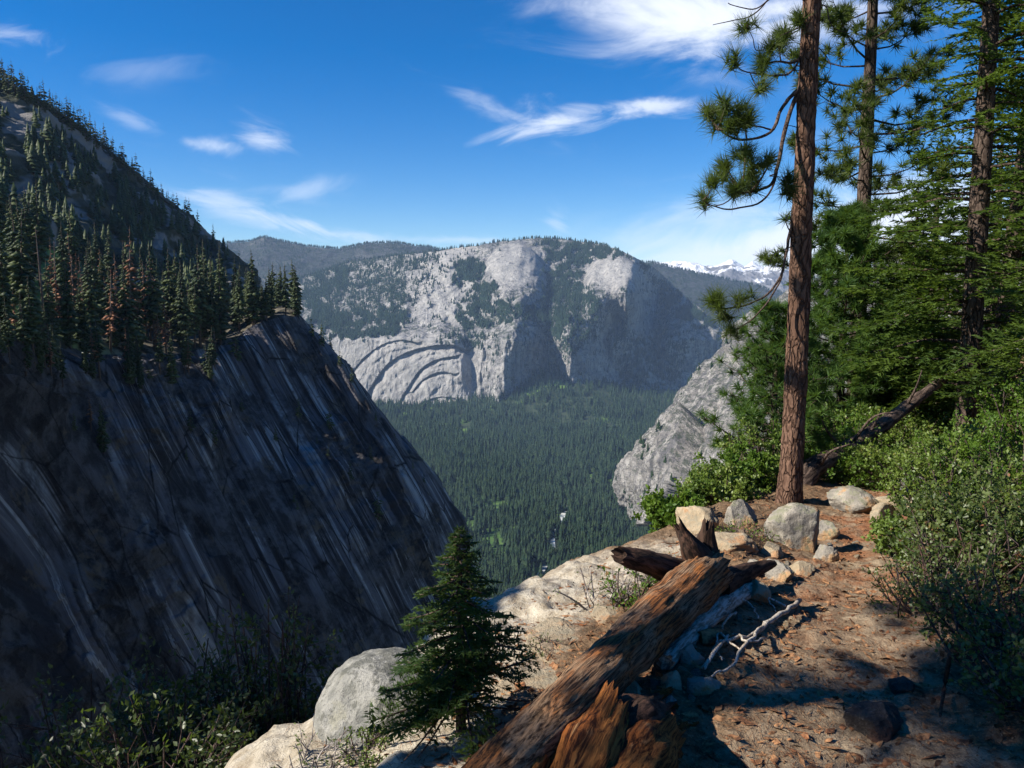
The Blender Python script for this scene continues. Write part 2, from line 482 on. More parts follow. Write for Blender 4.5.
# sheeting on the long slab to the west: shallow diagonal leaves
slab = smooth(400, 430, gpxx) * (1 - smooth(460, 486, gpxx)) * (1 - smooth(318, 330, gpy))
D = D + slab * 16 * noise(np.stack([(gpxx * 0.8 + gpy) / 5, (gpxx - gpy) / 60, z0 + 8], -1))
G = P(gpxx, gpy, D)
back = [G[-1] + np.array([0, 500., -10.]), G[-1] + np.array([0, 1300., -350.])]
Gb = np.concatenate([G, np.stack(back)])
clean = np.exp(-(((gpxx - 514) / 27) ** 2 + ((gpy - 266) / 22) ** 2) ** 2) + np.exp(-(((gpxx - 614) / 25) ** 2 + ((gpy - 272) / 16) ** 2) ** 2) + 0.8 * slab
clean = np.clip(clean + smooth(326, 342, gpy) * (1 - smooth(462, 490, gpxx)) * .8, 0, 1)
clean = np.concatenate([clean, clean[-1:], clean[-1:]])
mb = MB(); mb.grid(Gb)
massif = link('massif', mb.mesh('massif', M_massif, True, np.stack([clean, clean, clean], -1).reshape(-1, 3))); struct(massif, 'structure', 'pale granite domes and cliffs across the valley', 'mountain')

# ------------------------------------------------------------------ far ridges and snowy peaks
def ridge(name, sky, Y0, Y1, drop, mat, amp, ns, nu=420, nv=60, seed=0):
    s = np.array(sky, float)
    px = np.linspace(s[0, 0], s[-1, 0], nu); py = np.interp(px, s[:, 0], s[:, 1])
    t = np.linspace(0, 1, nv)[:, None]
    Y = Y0 + (Y1 - Y0) * t + 0 * px
    base_ = np.convolve(np.pad(py, 60, mode='edge'), np.ones(121) / 121, 'valid') + 2.0
    pyy = base_[None, :] * (1 - t ** 2.5) + py[None, :] * t ** 2.5 + drop * (1 - t) ** 1.2
    pp = P(np.broadcast_to(px, pyy.shape), pyy, Y)
    n = fbm(np.stack([pp[..., 0] * ns, pp[..., 1] * ns, pp[..., 2] * 0 + seed], -1), 6) * (1 - 0.75 * t) + 0.12 * fbm(np.stack([pp[..., 0] * ns * 5, pp[..., 1] * ns * 5, pp[..., 2] * 0 + seed], -1), 5)
    n = n + 0.5 * ridged(np.stack([pp[..., 0] * ns * 1.7, pp[..., 1] * ns * 0.6, pp[..., 2] * 0 + seed + 4], -1), 4) * (1 - 0.8 * t)
    pp[..., 2] += amp * n
    b = np.stack([pp[-1] + np.array([0, 300., -60.]), pp[-1] + np.array([0, 900., -500.])])
    mb = MB(); mb.grid(np.concatenate([pp, b]))
    RIDGE[name] = pp
    return struct(mb.build(name, mat, None, True))


RIDGE = {}
M_ridge = granite_far('forested_ridge', (0.05, 0.062, 0.045), (0.020, 0.030, 0.022), 0.006, (0.02, 0.02, 0.012), (0.20, 0.19, 0.17))
ridge('ridge_hills', [(190, 250), (228, 243), (250, 241), (264, 237.5), (282, 242), (305, 246.5), (338, 249), (362, 245), (385, 243.5), (405, 245), (440, 250), (480, 262), (520, 300)], 5800, 7600, 66, M_ridge, 45, 0.0022, seed=1)
ridge('canyon_hills', [(600, 275), (636, 263), (652, 262), (672, 268), (695, 274), (720, 279), (750, 285), (790, 296), (840, 310)], 6100, 7400, 70, M_ridge, 40, 0.002, seed=5)
k = NT('snowy_rock'); p = k.pos()
nz = k.noise(p, 0.0035, 6, 0.68)
hz = k.n('ShaderNodeSeparateXYZ', {0: p}).outputs[2]
f = k.ramp(k.math('ADD', nz, k.math('MULTIPLY', k.math('SUBTRACT', hz, 260.0), 0.0011)), 0.54, 0.60)
M_snow = k.out(k.surf(k.mix(f, (0.15, 0.15, 0.16), (0.72, 0.73, 0.75)), 0.7, k.bump(nz, 60.0), 0.2))
ridge('snowy_peaks', [(620, 271.9), (650, 265.1), (660, 263.4), (668, 263.0), (676, 261.7), (686, 261.3), (696, 263.0), (703, 265.5), (710, 266.8), (718, 265.9), (722, 264.2), (727, 262.6), (732, 260.4), (735, 261.7), (739, 264.2), (744, 265.9), (748, 264.2), (752, 262.1), (757, 264.2), (764, 267.7), (772, 265.9), (780, 264.7), (790, 266.8), (806, 268.5), (840, 271.9), (900, 275.3)], 8000, 9300, 30, M_snow, 60, 0.0035, 500, 90, seed=9)

# ------------------------------------------------------------------ valley floor, river and wooded floor
FLOOR = -600.0
def floor_z(x, y):
    z = FLOOR + 12 * noise(np.stack([x / 300, y / 300, x * 0], -1))
    return z + smooth(3600, 4600, y) * (35 + 150 * np.exp(-((x - 230) / 420) ** 2))
xs = np.linspace(-2600, 3200, 160); ys = np.linspace(500, 6200, 160)
X, Yg = np.meshgrid(xs, ys)
mb = MB(); mb.grid(np.stack([X, Yg, floor_z(X, Yg)], -1))
struct(mb.build('ground', M_valley, None, True))

river_px = [(534, 625), (538, 600), (537, 582), (544, 566), (552, 548), (554, 532), (566, 512), (572, 498), (586, 486), (596, 474)]
def on_floor(px, py):
    d = P(px, py, 1.0)
    return d * (FLOOR / d[2])
rc = catmull(np.array([on_floor(*q) for q in river_px]), 160)
rc[:, 2] = floor_z(rc[:, 0], rc[:, 1]) + 2.0
tn = np.gradient(rc, axis=0); tn /= np.linalg.norm(tn, axis=1)[:, None]
sd = np.stack([tn[:, 1], -tn[:, 0], 0 * tn[:, 0]], -1)
wd = (13 + 7 * noise(rc / 120))[:, None]
mb = MB(); mb.grid(np.stack([rc - sd * wd * .55, rc, rc + sd * wd * .55], 1))
k = NT('river_water')
wn = k.noise(k.pos(), 0.08, 4)
M_river = k.out(k.surf(k.mix(k.ramp(wn, 0.45, 0.6), (0.20, 0.24, 0.24), (0.66, 0.66, 0.62)), 0.25, k.bump(wn, 0.5), 0.5))
struct(mb.build('river', M_river, None, True))


def tree_batch(pos, h, r, layers, sides, mat, name, label, cat):
    """many small conifers merged into ONE mass: ragged stacked whorls"""
    n = len(pos); th = np.arange(sides) * 2 * np.pi / sides
    VV = []; TT = []; base = 0
    a0 = rng.uniform(0, 6.28, n)
    for L in range(layers):
        t0 = 0.08 + 0.8 * L / layers; t1 = min(1.0, t0 + 1.25 / layers) if L < layers - 1 else 1.0
        rr = r * (1 - 0.88 * L / layers)
        ang = a0[:, None] + L * 0.7 + th[None, :]
        rad = rr[:, None] * rng.uniform(0.6, 1.2, (n, sides))
        ring = np.stack([np.cos(ang) * rad, np.sin(ang) * rad, (t0 + rng.uniform(-.04, .04, (n, sides))) * h[:, None]], -1) + pos[:, None, :]
        apex = pos + np.stack([0 * h, 0 * h, t1 * h], -1)
        V = np.concatenate([ring, apex[:, None, :]], 1)
        o = base + np.arange(n)[:, None] * (sides + 1); j = np.arange(sides)[None, :]
        TT.append(np.stack([o + j, o + (j + 1) % sides, o + sides + 0 * j], -1).reshape(-1, 3))
        VV.append(V.reshape(-1, 3)); base += n * (sides + 1)
    o = link(name, mesh_from(name, np.concatenate(VV), np.concatenate(TT), np.zeros((0, 4), int), mat))
    return tag(o, label, cat, kind='stuff')


def dist_poly(x, y, pl):
    d = np.full(x.shape, 1e18)
    for q in pl: d = np.minimum(d, (x - q[0]) ** 2 + (y - q[1]) ** 2)
    return np.sqrt(d)


n = 44000
y = 1250 * (4650 / 1250) ** rng.uniform(0, 1, n) ** 0.85
x = rng.uniform(-0.30, 0.36, n) * y
pos = np.stack([x, y, floor_z(x, y)], -1)
clear = fbm(np.stack([x / 150, y / 210, x * 0 + 40], -1), 3)
meadow = [(490, 540, 70), (500, 508, 60), (468, 525, 60), (505, 555, 45), (478, 500, 40)]
mk = clear < 0.75
for (mx, my, mr) in meadow:
    c = on_floor(mx, my); mk &= ((x - c[0]) ** 2 + ((y - c[1]) * 0.6) ** 2) > (mr * rng.uniform(0.35, 1.05, n)) ** 2
mk &= dist_poly(x, y, rc) > np.where(noise(np.stack([y / 110, y * 0, y * 0 + 2], -1)) > 0.0, 19, 3)
mk &= (y < 4250) | (rng.uniform(0, 1, n) < 0.7)
pos = pos[mk]
h = rng.uniform(15, 54, len(pos)) * (0.85 + 0.4 * noise(pos / 90)); r = h * rng.uniform(0.13, 0.22, len(pos)) + 1.0
tree_batch(pos, h, r, 4, 5, M_vforest, 'valley_forest', 'dense dark conifer forest covering the valley floor', 'forest')
M_meadow = NT('meadow_grass'); kk = M_meadow
M_meadow = kk.out(kk.surf(kk.mix(kk.ramp(kk.noise(kk.pos(), 0.03, 3), 0.4, 0.6), (0.045, 0.10, 0.022), (0.08, 0.14, 0.035)), 0.95))
mb = MB()
for (mx, my, mr) in meadow:
    c = on_floor(mx, my); th = np.linspace(0, 2 * np.pi, 25)[:-1]
    rr = mr * 1.25 * (1 + 0.3 * noise(np.stack([np.cos(th) * 1.5 + mx, np.sin(th) * 1.5, th * 0], -1)))
    ring = np.stack([c[0] + rr * np.cos(th), c[1] + rr * np.sin(th) * 1.6, 0 * th], -1)
    for s in (1.0,):
        V = np.concatenate([ring, [[c[0], c[1], 0]]]); V[:, 2] = floor_z(V[:, 0], V[:, 1]) + 1.0
        mb.add(V, [(i, (i + 1) % 24, 24) for i in range(24)])
mw = mb.build('meadow', M_meadow); struct(mw)

# woods on the massif, patch by patch (polygons of the slopes that carry trees)
def in_poly(px, py, poly):
    c = np.zeros(px.shape, bool); m = len(poly)
    for i in range(m):
        x1, y1 = poly[i]; x2, y2 = poly[(i + 1) % m]
        c ^= ((y1 > py) != (y2 > py)) & (px < (x2 - x1) * (py - y1) / (y2 - y1 + 1e-9) + x1)
    return c


WOODS = [
    ([(315, 300), (345, 312), (400, 306), (410, 322), (395, 334), (350, 340), (325, 336), (310, 320)], 3.2),
    ([(272, 262), (330, 256), (352, 268), (345, 300), (330, 320), (300, 330), (272, 320)], 2.6),
    ([(330, 256), (400, 254), (440, 252), (438, 262), (400, 275), (410, 300), (350, 310), (340, 280)], 1.1),
    ([(452, 262), (478, 258), (486, 268), (478, 284), (494, 282), (500, 290), (490, 300), (470, 300), (455, 285)], 2.6),
    ([(460, 300), (485, 298), (520, 306), (548, 308), (545, 322), (515, 320), (490, 328), (465, 330), (455, 318)], 1.9),
    ([(541, 240), (590, 242), (624, 252), (612, 258), (590, 262), (580, 280), (562, 276), (548, 258)], 3.0),
    ([(548, 262), (568, 280), (590, 288), (600, 300), (570, 312), (560, 340), (548, 330), (542, 300)], 2.2),
    ([(640, 262), (668, 284), (700, 312), (716, 324), (700, 330), (670, 314), (650, 290)], 2.6),
    ([(556, 290), (600, 300), (606, 330), (580, 350), (566, 360), (556, 330)], 1.0),
    ([(610, 330), (660, 330), (690, 345), (680, 380), (650, 400), (620, 380)], 0.9),
    ([(490, 400), (520, 390), (560, 388), (590, 400), (650, 410), (660, 440), (480, 440)], 1.3),
    ([(520, 305), (560, 310), (566, 350), (552, 350), (540, 322)], 1.0),
    ([(400, 248), (470, 246), (460, 262), (420, 300), (400, 310), (380, 290)], 0.30),
    ([(440, 330), (490, 335), (480, 350), (440, 345)], 0.8),
]
pp = []
for poly, dens in WOODS:
    a = np.array(poly, float); lo, hi = a.min(0), a.max(0)
    m = int((hi[0] - lo[0]) * (hi[1] - lo[1]) * dens)
    q = rng.uniform(lo, hi, (m, 2))
    kp = in_poly(q[:, 0] + 7 * noise(np.stack([q[:, 0] / 6, q[:, 1] / 6, q[:, 0] * 0], -1)), q[:, 1] + 5 * noise(np.stack([q[:, 0] / 6, q[:, 1] / 6, q[:, 0] * 0 + 8], -1)), poly)
    kp &= fbm(np.stack([q[:, 0] / 10, q[:, 1] / 7, q[:, 0] * 0 + dens], -1), 3) > rng.uniform(-.5, .45, len(q))
    pp.append(q[kp])
# loose scatter along ledges
q = rng.uniform((320, 240), (700, 410), (17000, 2))
kp = (fbm(np.stack([q[:, 0] / 14, q[:, 1] / 5, q[:, 0] * 0 + 60], -1), 4) > 0.38) & (q[:, 1] > np.interp(q[:, 0], *zip(*SKY)) + 1)
kp &= ~((((q[:, 0] - 515) / 26) ** 2 + ((q[:, 1] - 268) / 20) ** 2 < 1) | (((q[:, 0] - 612) / 26) ** 2 + ((q[:, 1] - 272) / 15) ** 2 < 1))
kp &= ~((q[:, 0] < 486) & (q[:, 1] > 345))
pp.append(q[kp])
q = np.concatenate(pp)
tp = np.interp(q[:, 0], gpx, top)
q = q[q[:, 1] > tp + 0.3]
iv = np.clip((q[:, 1] - 440) / (np.interp(q[:, 0], gpx, top) - 440) * (ny - 1), 0, ny - 1).astype(int)
iu = np.clip((q[:, 0] - 272) / (738 - 272) * (nx - 1), 0, nx - 1).astype(int)
pos = G[iv, iu] - np.array([0, 0, 2.0])
# crest line
ci = rng.integers(40, nx - 260, 420)
pos = np.concatenate([pos, G[-1][ci] - np.array([0, 0, 2.0])])
for nm, cnt_ in (('ridge_hills', 7000), ('canyon_hills', 4000)):
    g = RIDGE[nm]; a = rng.integers(0, g.shape[0], cnt_); b = rng.integers(0, g.shape[1], cnt_); a[:cnt_ // 6] = g.shape[0] - 1
    q = g[a, b]; kp = (fbm(q / 260.0, 4) > -0.12) | (a == g.shape[0] - 1)
    pos = np.concatenate([pos, q[kp] + rng.normal(size=(kp.sum(), 3)) * (8, 8, 0)])
h = rng.uniform(12, 30, len(pos)); r = h * rng.uniform(0.18, 0.30, len(pos))
tree_batch(pos, h, r, 2, 5, M_mforest, 'mountain_forest', 'dark woods growing in patches on the far granite mountain', 'forest')

# ------------------------------------------------------------------ sunlit rock slope on the right
RL = [
    [(600, 660, 1300), (560, 650, 1150), (620, 690, 900), (700, 730, 650), (800, 800, 400)],
    [(640, 622, 1700), (612, 622, 1450), (656, 606, 1100), (730, 590, 750), (880, 560, 450)],
    [(668, 560, 1850), (642, 550, 1560), (676, 540, 1200), (745, 515, 830), (900, 470, 520)],
    [(660, 520, 1950), (636, 508, 1640), (680, 505, 1260), (750, 490, 900), (920, 440, 560)],
    [(650, 476, 2000), (627, 462, 1680), (690, 464, 1300), (770, 450, 930), (950, 400, 600)],
    [(685, 418, 2150), (664, 404, 1800), (722, 402, 1400), (795, 390, 1050), (1000, 350, 700)],
    [(722, 366, 2300), (702, 356, 1960), (764, 352, 1550), (835, 340, 1200), (1050, 310, 800)],
    [(762, 326, 2450), (742, 315, 2120), (805, 306, 1700), (880, 300, 1320), (1100, 280, 900)],
    [(830, 292, 2750), (806, 276, 2350), (862, 262, 1950), (950, 258, 1500), (1150, 250, 1000)],
    [(860, 300, 3100), (850, 282, 2700), (900, 270, 2300), (980, 266, 1900), (1180, 256, 1400)],
]
nu, nv = 460, 560
GS = loft([P(*np.array(l, float).T) for l in RL], nu, nv)
n_ = grid_normals(GS)
U, Vv = np.meshgrid(np.linspace(0, 1, nu), np.linspace(0, 1, nv))
e = np.minimum(1, smooth(0.0, 0.04, U) + 0.6)
fu = U + 0.10 * (1 - Vv)
disp = 7 * ridged(np.stack([fu * 26, Vv * 5, 0 * U], -1), 5) + 4 * fbm(np.stack([fu * 90, Vv * 24, 0 * U + 3], -1), 5) + 7 * ridged(GS / np.array([90., 90., 60.]), 4)
stp = noise(np.stack([fu * 14 + 1.5 * Vv, Vv * 9, 0 * U + 7], -1))
disp += 15 * np.floor(3 * (stp + 1)) / 3 + 6 * np.floor(3 * (noise(np.stack([fu * 40 + 6 * Vv, Vv * 30, 0 * U + 17], -1)) + 1)) / 3 + 4 * ridged(np.stack([fu * 60 - 8 * Vv, Vv * 30 + 10 * fu, 0 * U + 1], -1), 3)
GS = GS + n_ * (disp * e)[..., None] * np.where(n_[..., 1:2] < 0, 1, -1) * 0.7
mb = MB(); mb.grid(GS)
sl_ = link('rocky_slope', mb.mesh('rocky_slope', M_rslope, True, np.stack([fu, Vv, 0 * U], -1).reshape(-1, 3)))
struct(sl_, 'structure', 'sunlit grey granite slope behind the pines', 'slope')
# trees at its foot and in its gullies
a = rng.uniform(0, 1, (17000, 2)); iu = (a[:, 0] * (nu - 1)).astype(int); iv = (a[:, 1] * (nv - 1)).astype(int)
pos = GS[iv, iu]; qx, qy = to_px(pos)
dens = np.where(iv < 0.40 * nv, 0.85, 0.0)
dens = np.maximum(dens, 0.9 * (fbm(pos / np.array([70., 90., 50.]), 3) > 0.45))
edge = np.interp(qx, [600, 640, 700, 760], [500, 522, 500, 475])
dens = np.where((qy > edge + 4), 0.9, np.where(iv < .45 * nv, 0.04, dens * 0.6))
kp = (rng.uniform(0, 1, len(pos)) < dens) & (iu > 12)
pos = pos[kp] - np.array([0, 0, 1.0])
h = rng.uniform(9, 22, len(pos)); r = h * rng.uniform(0.18, 0.3, len(pos))
tree_batch(pos, h, r, 4, 6, M_vforest, 'slope_forest', 'green wood at the foot of the grey granite slope', 'forest')
# ------------------------------------------------------------------ shaded cliff and hillside on the left
def cliff_mat(name):
    k = NT(name); p = k.pos(); f = k.attr('flow')          # flow: x across the water streaks, y along them
    st1 = k.noise(f, (24.0, 1.2, 1.0), 6, 0.62, 0.0)
    st2 = k.noise(f, (75.0, 1.6, 1.0), 5, 0.65, 0.0)
    st3 = k.noise(f, (7.0, 3.2, 1.0), 5, 0.6, 0.1)
    big = k.noise(p, 0.035, 6, 0.65); blot = k.noise(p, 0.16, 6, 0.7)
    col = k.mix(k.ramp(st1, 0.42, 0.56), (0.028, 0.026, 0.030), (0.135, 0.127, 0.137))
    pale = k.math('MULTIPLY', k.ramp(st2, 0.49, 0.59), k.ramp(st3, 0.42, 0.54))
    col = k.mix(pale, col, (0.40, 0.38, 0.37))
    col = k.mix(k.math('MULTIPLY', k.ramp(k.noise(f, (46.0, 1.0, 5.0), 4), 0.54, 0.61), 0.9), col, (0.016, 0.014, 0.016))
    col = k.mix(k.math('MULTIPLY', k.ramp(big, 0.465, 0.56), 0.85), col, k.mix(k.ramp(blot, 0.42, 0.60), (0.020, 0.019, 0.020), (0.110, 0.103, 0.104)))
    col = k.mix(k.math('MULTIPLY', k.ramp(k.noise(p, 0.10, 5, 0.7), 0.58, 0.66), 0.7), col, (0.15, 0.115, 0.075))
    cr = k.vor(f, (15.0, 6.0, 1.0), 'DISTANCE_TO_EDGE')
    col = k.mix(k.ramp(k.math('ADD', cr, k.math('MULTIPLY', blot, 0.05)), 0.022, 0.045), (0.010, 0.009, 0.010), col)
    fine = k.noise(p, 0.5, 7, 0.75)
    h = k.math('ADD', k.math('ADD', fine, k.math('MULTIPLY', st1, 0.8)), k.math('MULTIPLY', blot, 1.2))
    return k.out(k.surf(col, 0.9, k.bump(h, 1.6), 0.2))


def hill_mat(name):
    k = NT(name); p = k.pos()
    nz = k.n('ShaderNodeSeparateXYZ', {0: k.n('ShaderNodeNewGeometry').outputs['Normal']}).outputs[2]
    r = k.noise(p, 0.045, 6, 0.65)
    col = k.mix(k.ramp(r, 0.40, 0.60), (0.025, 0.034, 0.018), (0.075, 0.075, 0.058))
    col = k.mix(k.ramp(k.noise(p, (0.02, 0.02, 0.035), 4), 0.49, 0.56), col, (0.19, 0.18, 0.172))
    return k.out(k.surf(col, 0.95, k.bump(k.noise(p, 0.2, 6, 0.7), 2.0), 0.1))


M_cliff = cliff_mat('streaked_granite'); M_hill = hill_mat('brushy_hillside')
k = NT('bench_meadow'); p = k.pos()
M_bench = k.out(k.surf(k.mix(k.math('MULTIPLY', k.ramp(k.noise(p, 0.05, 5, 0.6), 0.38, 0.56), k.n('ShaderNodeSeparateXYZ', {0: k.attr('flow')}).outputs[0]), k.mix(k.ramp(k.noise(p, 0.2, 5, 0.7), 0.45, 0.6), (0.035, 0.032, 0.022), (0.13, 0.115, 0.085)), (0.12, 0.18, 0.03)), 0.95, k.bump(k.noise(p, 0.3, 4), 1.0)))

CLF = [   # bottom to rim; each line runs from off frame on the left to the edge on the right, then wraps behind
    [(-300, 1250, 50), (0, 1250, 84), (120, 1250, 104), (240, 1220, 124), (340, 1150, 148), (420, 1080, 172), (470, 980, 230), (500, 960, 420)],
    [(-300, 900, 62), (0, 900, 107), (120, 890, 130), (240, 870, 155), (340, 850, 180), (425, 800, 212), (478, 740, 286), (470, 760, 460)],
    [(-300, 740, 67), (0, 740, 118), (110, 735, 143), (225, 725, 172), (330, 710, 200), (415, 670, 238), (470, 612, 304), (455, 640, 470)],
    [(-300, 600, 71), (0, 600, 128), (95, 598, 154), (205, 595, 185), (310, 585, 216), (400, 560, 254), (459, 535, 308), (440, 560, 480)],
    [(-300, 500, 74), (0, 500, 136), (80, 500, 162), (180, 502, 196), (285, 500, 232), (375, 485, 268), (437, 485, 313), (415, 510, 490)],
    [(-300, 430, 77), (0, 432, 142), (70, 440, 169), (165, 444, 206), (260, 444, 244), (340, 430, 278), (390, 427, 317), (370, 450, 490)],
    [(-300, 375, 78), (0, 385, 147), (60, 396, 174), (150, 402, 214), (240, 398, 255), (310, 378, 287), (347, 372, 319), (330, 395, 480)],
    [(-300, 338, 80), (0, 346, 150), (55, 360, 178), (140, 368, 221), (215, 362, 258), (268, 336, 286), (318, 338, 320), (306, 360, 470)],
    [(-300, 322, 85), (0, 332, 158), (55, 346, 187), (140, 354, 230), (215, 346, 266), (262, 322, 290), (302, 318, 320), (296, 340, 460)],
]
nu, nv = 620, 620
GL = loft([P(*np.array(l, float).T) for l in CLF], nu, nv)
U, Vv = np.meshgrid(np.linspace(0, 1, nu), np.linspace(0, 1, nv))
n_ = grid_normals(GL); n_ *= np.where((n_[..., 0] + 0 * n_[..., 1])[..., None] < 0, -1, 1)
edge = (1 - smooth(0.90, 1.0, U)) * 0.5 + 0.5
fade = 1 - smooth(0.84, 0.95, Vv)
aa = 1.7 * (0.84 * GL[..., 0] + 0.41 * GL[..., 1] + 0.38 * GL[..., 2]) + 0.3 * noise(GL / 40.0); zz = GL[..., 2]
flow = np.stack([aa / 180.0, zz / 160.0, 0 * U], -1)
S2 = lambda fa, fz, o: np.stack([aa / fa, zz / fz, 0 * U + o], -1)
disp = 0.9 * ridged(S2(11, 90, 0), 4) + 0.35 * ridged(S2(3.6, 50, 3), 3)
disp += 2.2 * np.floor(3 * (noise(S2(15, 55, 5)) + 1)) / 3 + 1.0 * np.floor(3 * (noise(S2(6, 24, 15)) + 1)) / 3
brk = smooth(-0.05, 0.45, fbm(GL / 48.0 + 2, 2) + 0.45 * (0.45 - U))               # broken, blocky parts of the face
disp += brk * (2.4 * np.floor(3 * (noise(GL / np.array([15., 17., 9.])) + 1)) / 3 + 1.1 * np.floor(3 * (noise(GL / np.array([6., 7., 4.]) + 5) + 1)) / 3 + 0.8 * ridged(GL / 9.0, 4))
# the raking ledge that crosses the upper face
led = np.interp(U, [0, .12, .22, .32, .42], [.80, .77, .66, .56, .42]) + 0.015 * noise(GL / 11.0)
disp += 4.5 * smooth(0.0, 0.012, led - Vv) * smooth(0.20, 0.0, led - Vv) * (U < 0.45)
disp = (disp - 3.0) * fade + 1.2 * (1 - fade) * (fbm(GL / 9.0, 4) - .2)
GL = GL + n_ * (disp * edge)[..., None]
ab = 1.7 * (0.84 * GL[..., 0] + 0.41 * GL[..., 1] + 0.38 * GL[..., 2])
flow = np.stack([ab / 180.0, GL[..., 2] / 160.0, 0 * U], -1)
mb = MB(); mb.grid(GL)
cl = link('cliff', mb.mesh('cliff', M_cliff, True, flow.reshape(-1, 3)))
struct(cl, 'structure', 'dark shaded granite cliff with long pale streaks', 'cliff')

BEN = [
    [(-300, 326, 84), (0, 336, 157), (55, 349, 186), (140, 356, 229), (215, 348, 265), (262, 324, 289), (301, 319, 319), (300, 345, 440)],
    [(-300, 300, 114), (0, 306, 190), (60, 322, 222), (140, 336, 262), (210, 334, 294), (258, 314, 314), (294, 314, 335), (300, 345, 440)],
    [(-300, 268, 163), (0, 268, 260), (60, 288, 286), (130, 312, 320), (200, 320, 346), (250, 312, 356), (288, 318, 366), (298, 350, 450)],
    [(-300, 225, 262), (0, 222, 372), (60, 250, 400), (120, 284, 420), (180, 306, 430), (230, 314, 430), (270, 326, 430), (292, 356, 470)],
]
GB = loft([P(*np.array(l, float).T) for l in BEN], 260, 160)
GB[..., 2] += 2.4 * fbm(GB / 22.0, 4) * smooth(0, 8, np.arange(160))[:, None]
gx_, gy_ = to_px(GB); gm = (1 - smooth(60, 120, gx_ + 18 * noise(GB / 25.0)))
mb = MB(); mb.grid(GB)
struct(link('terrace', mb.mesh('terrace', M_bench, True, np.stack([gm, gm, gm], -1).reshape(-1, 3))), 'structure', 'wooded ledge above the shaded cliff', 'ground')

HIL = [
    [(-200, 262, 330), (0, 240, 360), (60, 268, 390), (120, 302, 410), (180, 325, 420), (230, 334, 424), (262, 338, 428), (285, 370, 520)],
    [(-200, 190, 400), (0, 190, 440), (60, 222, 470), (120, 262, 490), (170, 286, 500), (210, 302, 506), (246, 312, 512), (270, 340, 640)],
    [(-200, 110, 480), (0, 140, 520), (60, 172, 560), (115, 214, 590), (165, 248, 610), (205, 272, 622), (244, 288, 640), (262, 315, 780)],
    [(-200, 30, 560), (0, 98, 610), (60, 130, 650), (115, 172, 690), (165, 212, 716), (205, 244, 735), (240, 270, 752), (255, 295, 880)],
    [(-200, 10, 580), (0, 84, 640), (60, 116, 680), (115, 158, 716), (165, 199, 740), (205, 233, 758), (239, 268, 780), (250, 290, 900)],
    [(-200, 30, 760), (0, 104, 800), (60, 136, 840), (115, 176, 880), (165, 220, 900), (205, 256, 920), (232, 290, 950), (240, 310, 1000)],
]
nu, nv = 420, 420
GH = loft([P(*np.array(l, float).T) for l in HIL], nu, nv)
n_ = grid_normals(GH); n_ *= np.where(n_[..., 2:3] < 0, -1, 1)
U, Vv = np.meshgrid(np.linspace(0, 1, nu), np.linspace(0, 1, nv))
disp = 7 * ridged(GH / np.array([60., 90., 60.]), 5) + 2.5 * fbm(GH / 14.0, 4)
GH = GH + n_ * (disp * (0.25 + 0.75 * (1 - smooth(0.6, 0.78, Vv))))[..., None]
mb = MB(); mb.grid(GH)
struct(mb.build('hill', M_hill, None, True), 'structure', 'steep brushy hillside rising on the left', 'hillside')

# ------------------------------------------------------------------ conifers of the ledge and hillside
M_con1 = leaf_mat('conifer_needles', (0.018, 0.034, 0.013), (0.060, 0.080, 0.024), 0.12, 0.14)
M_con2 = leaf_mat('dying_needles', (0.15, 0.062, 0.035), (0.23, 0.105, 0.052), 0.25, 0.15)
k = NT('far_bark'); M_fbark = k.out(k.surf((0.10, 0.075, 0.06), 0.95))


def conifer(name, h, r, whorls, per, mat, bare=0.12, thin=0.0, lean=0.0, tri=2, tipup=0.0):
    """a conifer: tapered trunk plus whorls of drooping ragged branches; returns its Empty"""
    t = thing(name, 'conifer', 'tree')
    m = MB(); m.tube([(0, 0, -0.6), (lean * 0.5, 0, h * 0.5), (lean, 0, h)], [h * 0.016, h * 0.010, h * 0.001], 5)
    m.build('trunk', M_fbark, t)
    c = MB()
    for w in range(whorls):
        f = w / (whorls - 1.0); z = h * (bare + (1 - bare) * f ** 0.92) * 0.99
        R_ = r * (1 - f) ** 0.75 * (0.75 + 0.25 * math.sin(w * 1.7)) + 0.02 * h * (1 - f)
        if f < 0.15: R_ *= 0.55 + 3 * f
        kk = max(3, int(per * (1 - 0.55 * f)))
        for b in range(kk):
            if rng.uniform() < thin: continue
            an = 2 * math.pi * (b + rng.uniform(-.35, .35)) / kk + w * 1.1
            L = R_ * rng.uniform(0.6, 1.25); dr = -L * rng.uniform(0.15, 0.5) + tipup * L
            ca, sa = math.cos(an), math.sin(an); wd = L * rng.uniform(0.28, 0.42); zz = z + rng.uniform(-.5, .5) * h / whorls
            x0 = lean * f
            o = np.array([x0, 0, zz]); tip = o + np.array([ca * L, sa * L, dr])
            mid = o + np.array([ca * L * .55, sa * L * .55, dr * .35 + 0.05 * L])
            s = np.array([-sa, ca, 0]) * wd
            dn = np.array([0, 0, -0.22 * L - 0.012 * h])
            V = [o, mid + s + dn * .5, tip, mid - s + dn * .5, mid + dn, mid + np.array([0, 0, 0.10 * L])]
            T = [(0, 1, 5), (1, 2, 5), (2, 3, 5), (3, 0, 5)]
            if tri > 2: T += [(0, 4, 1), (4, 2, 1), (2, 4, 3), (4, 0, 3)]
            c.add(V, T)
            if tri > 2:                                   # fringe of twigs so that the outline is ragged
                for q in range(3):
                    ff = rng.uniform(.35, .95); bp = o + (tip - o) * ff; sd = np.array([-sa, ca, 0]) * rng.choice([-1, 1]) * wd * rng.uniform(.8, 1.5)
                    c.add([bp + np.array([ca, sa, 0]) * .09 * L, bp - np.array([ca, sa, 0]) * .09 * L, bp + sd + np.array([ca * .25 * L, sa * .25 * L, -.12 * L])], [(0, 1, 2)])
    c.build('crown', mat, t)
    return t


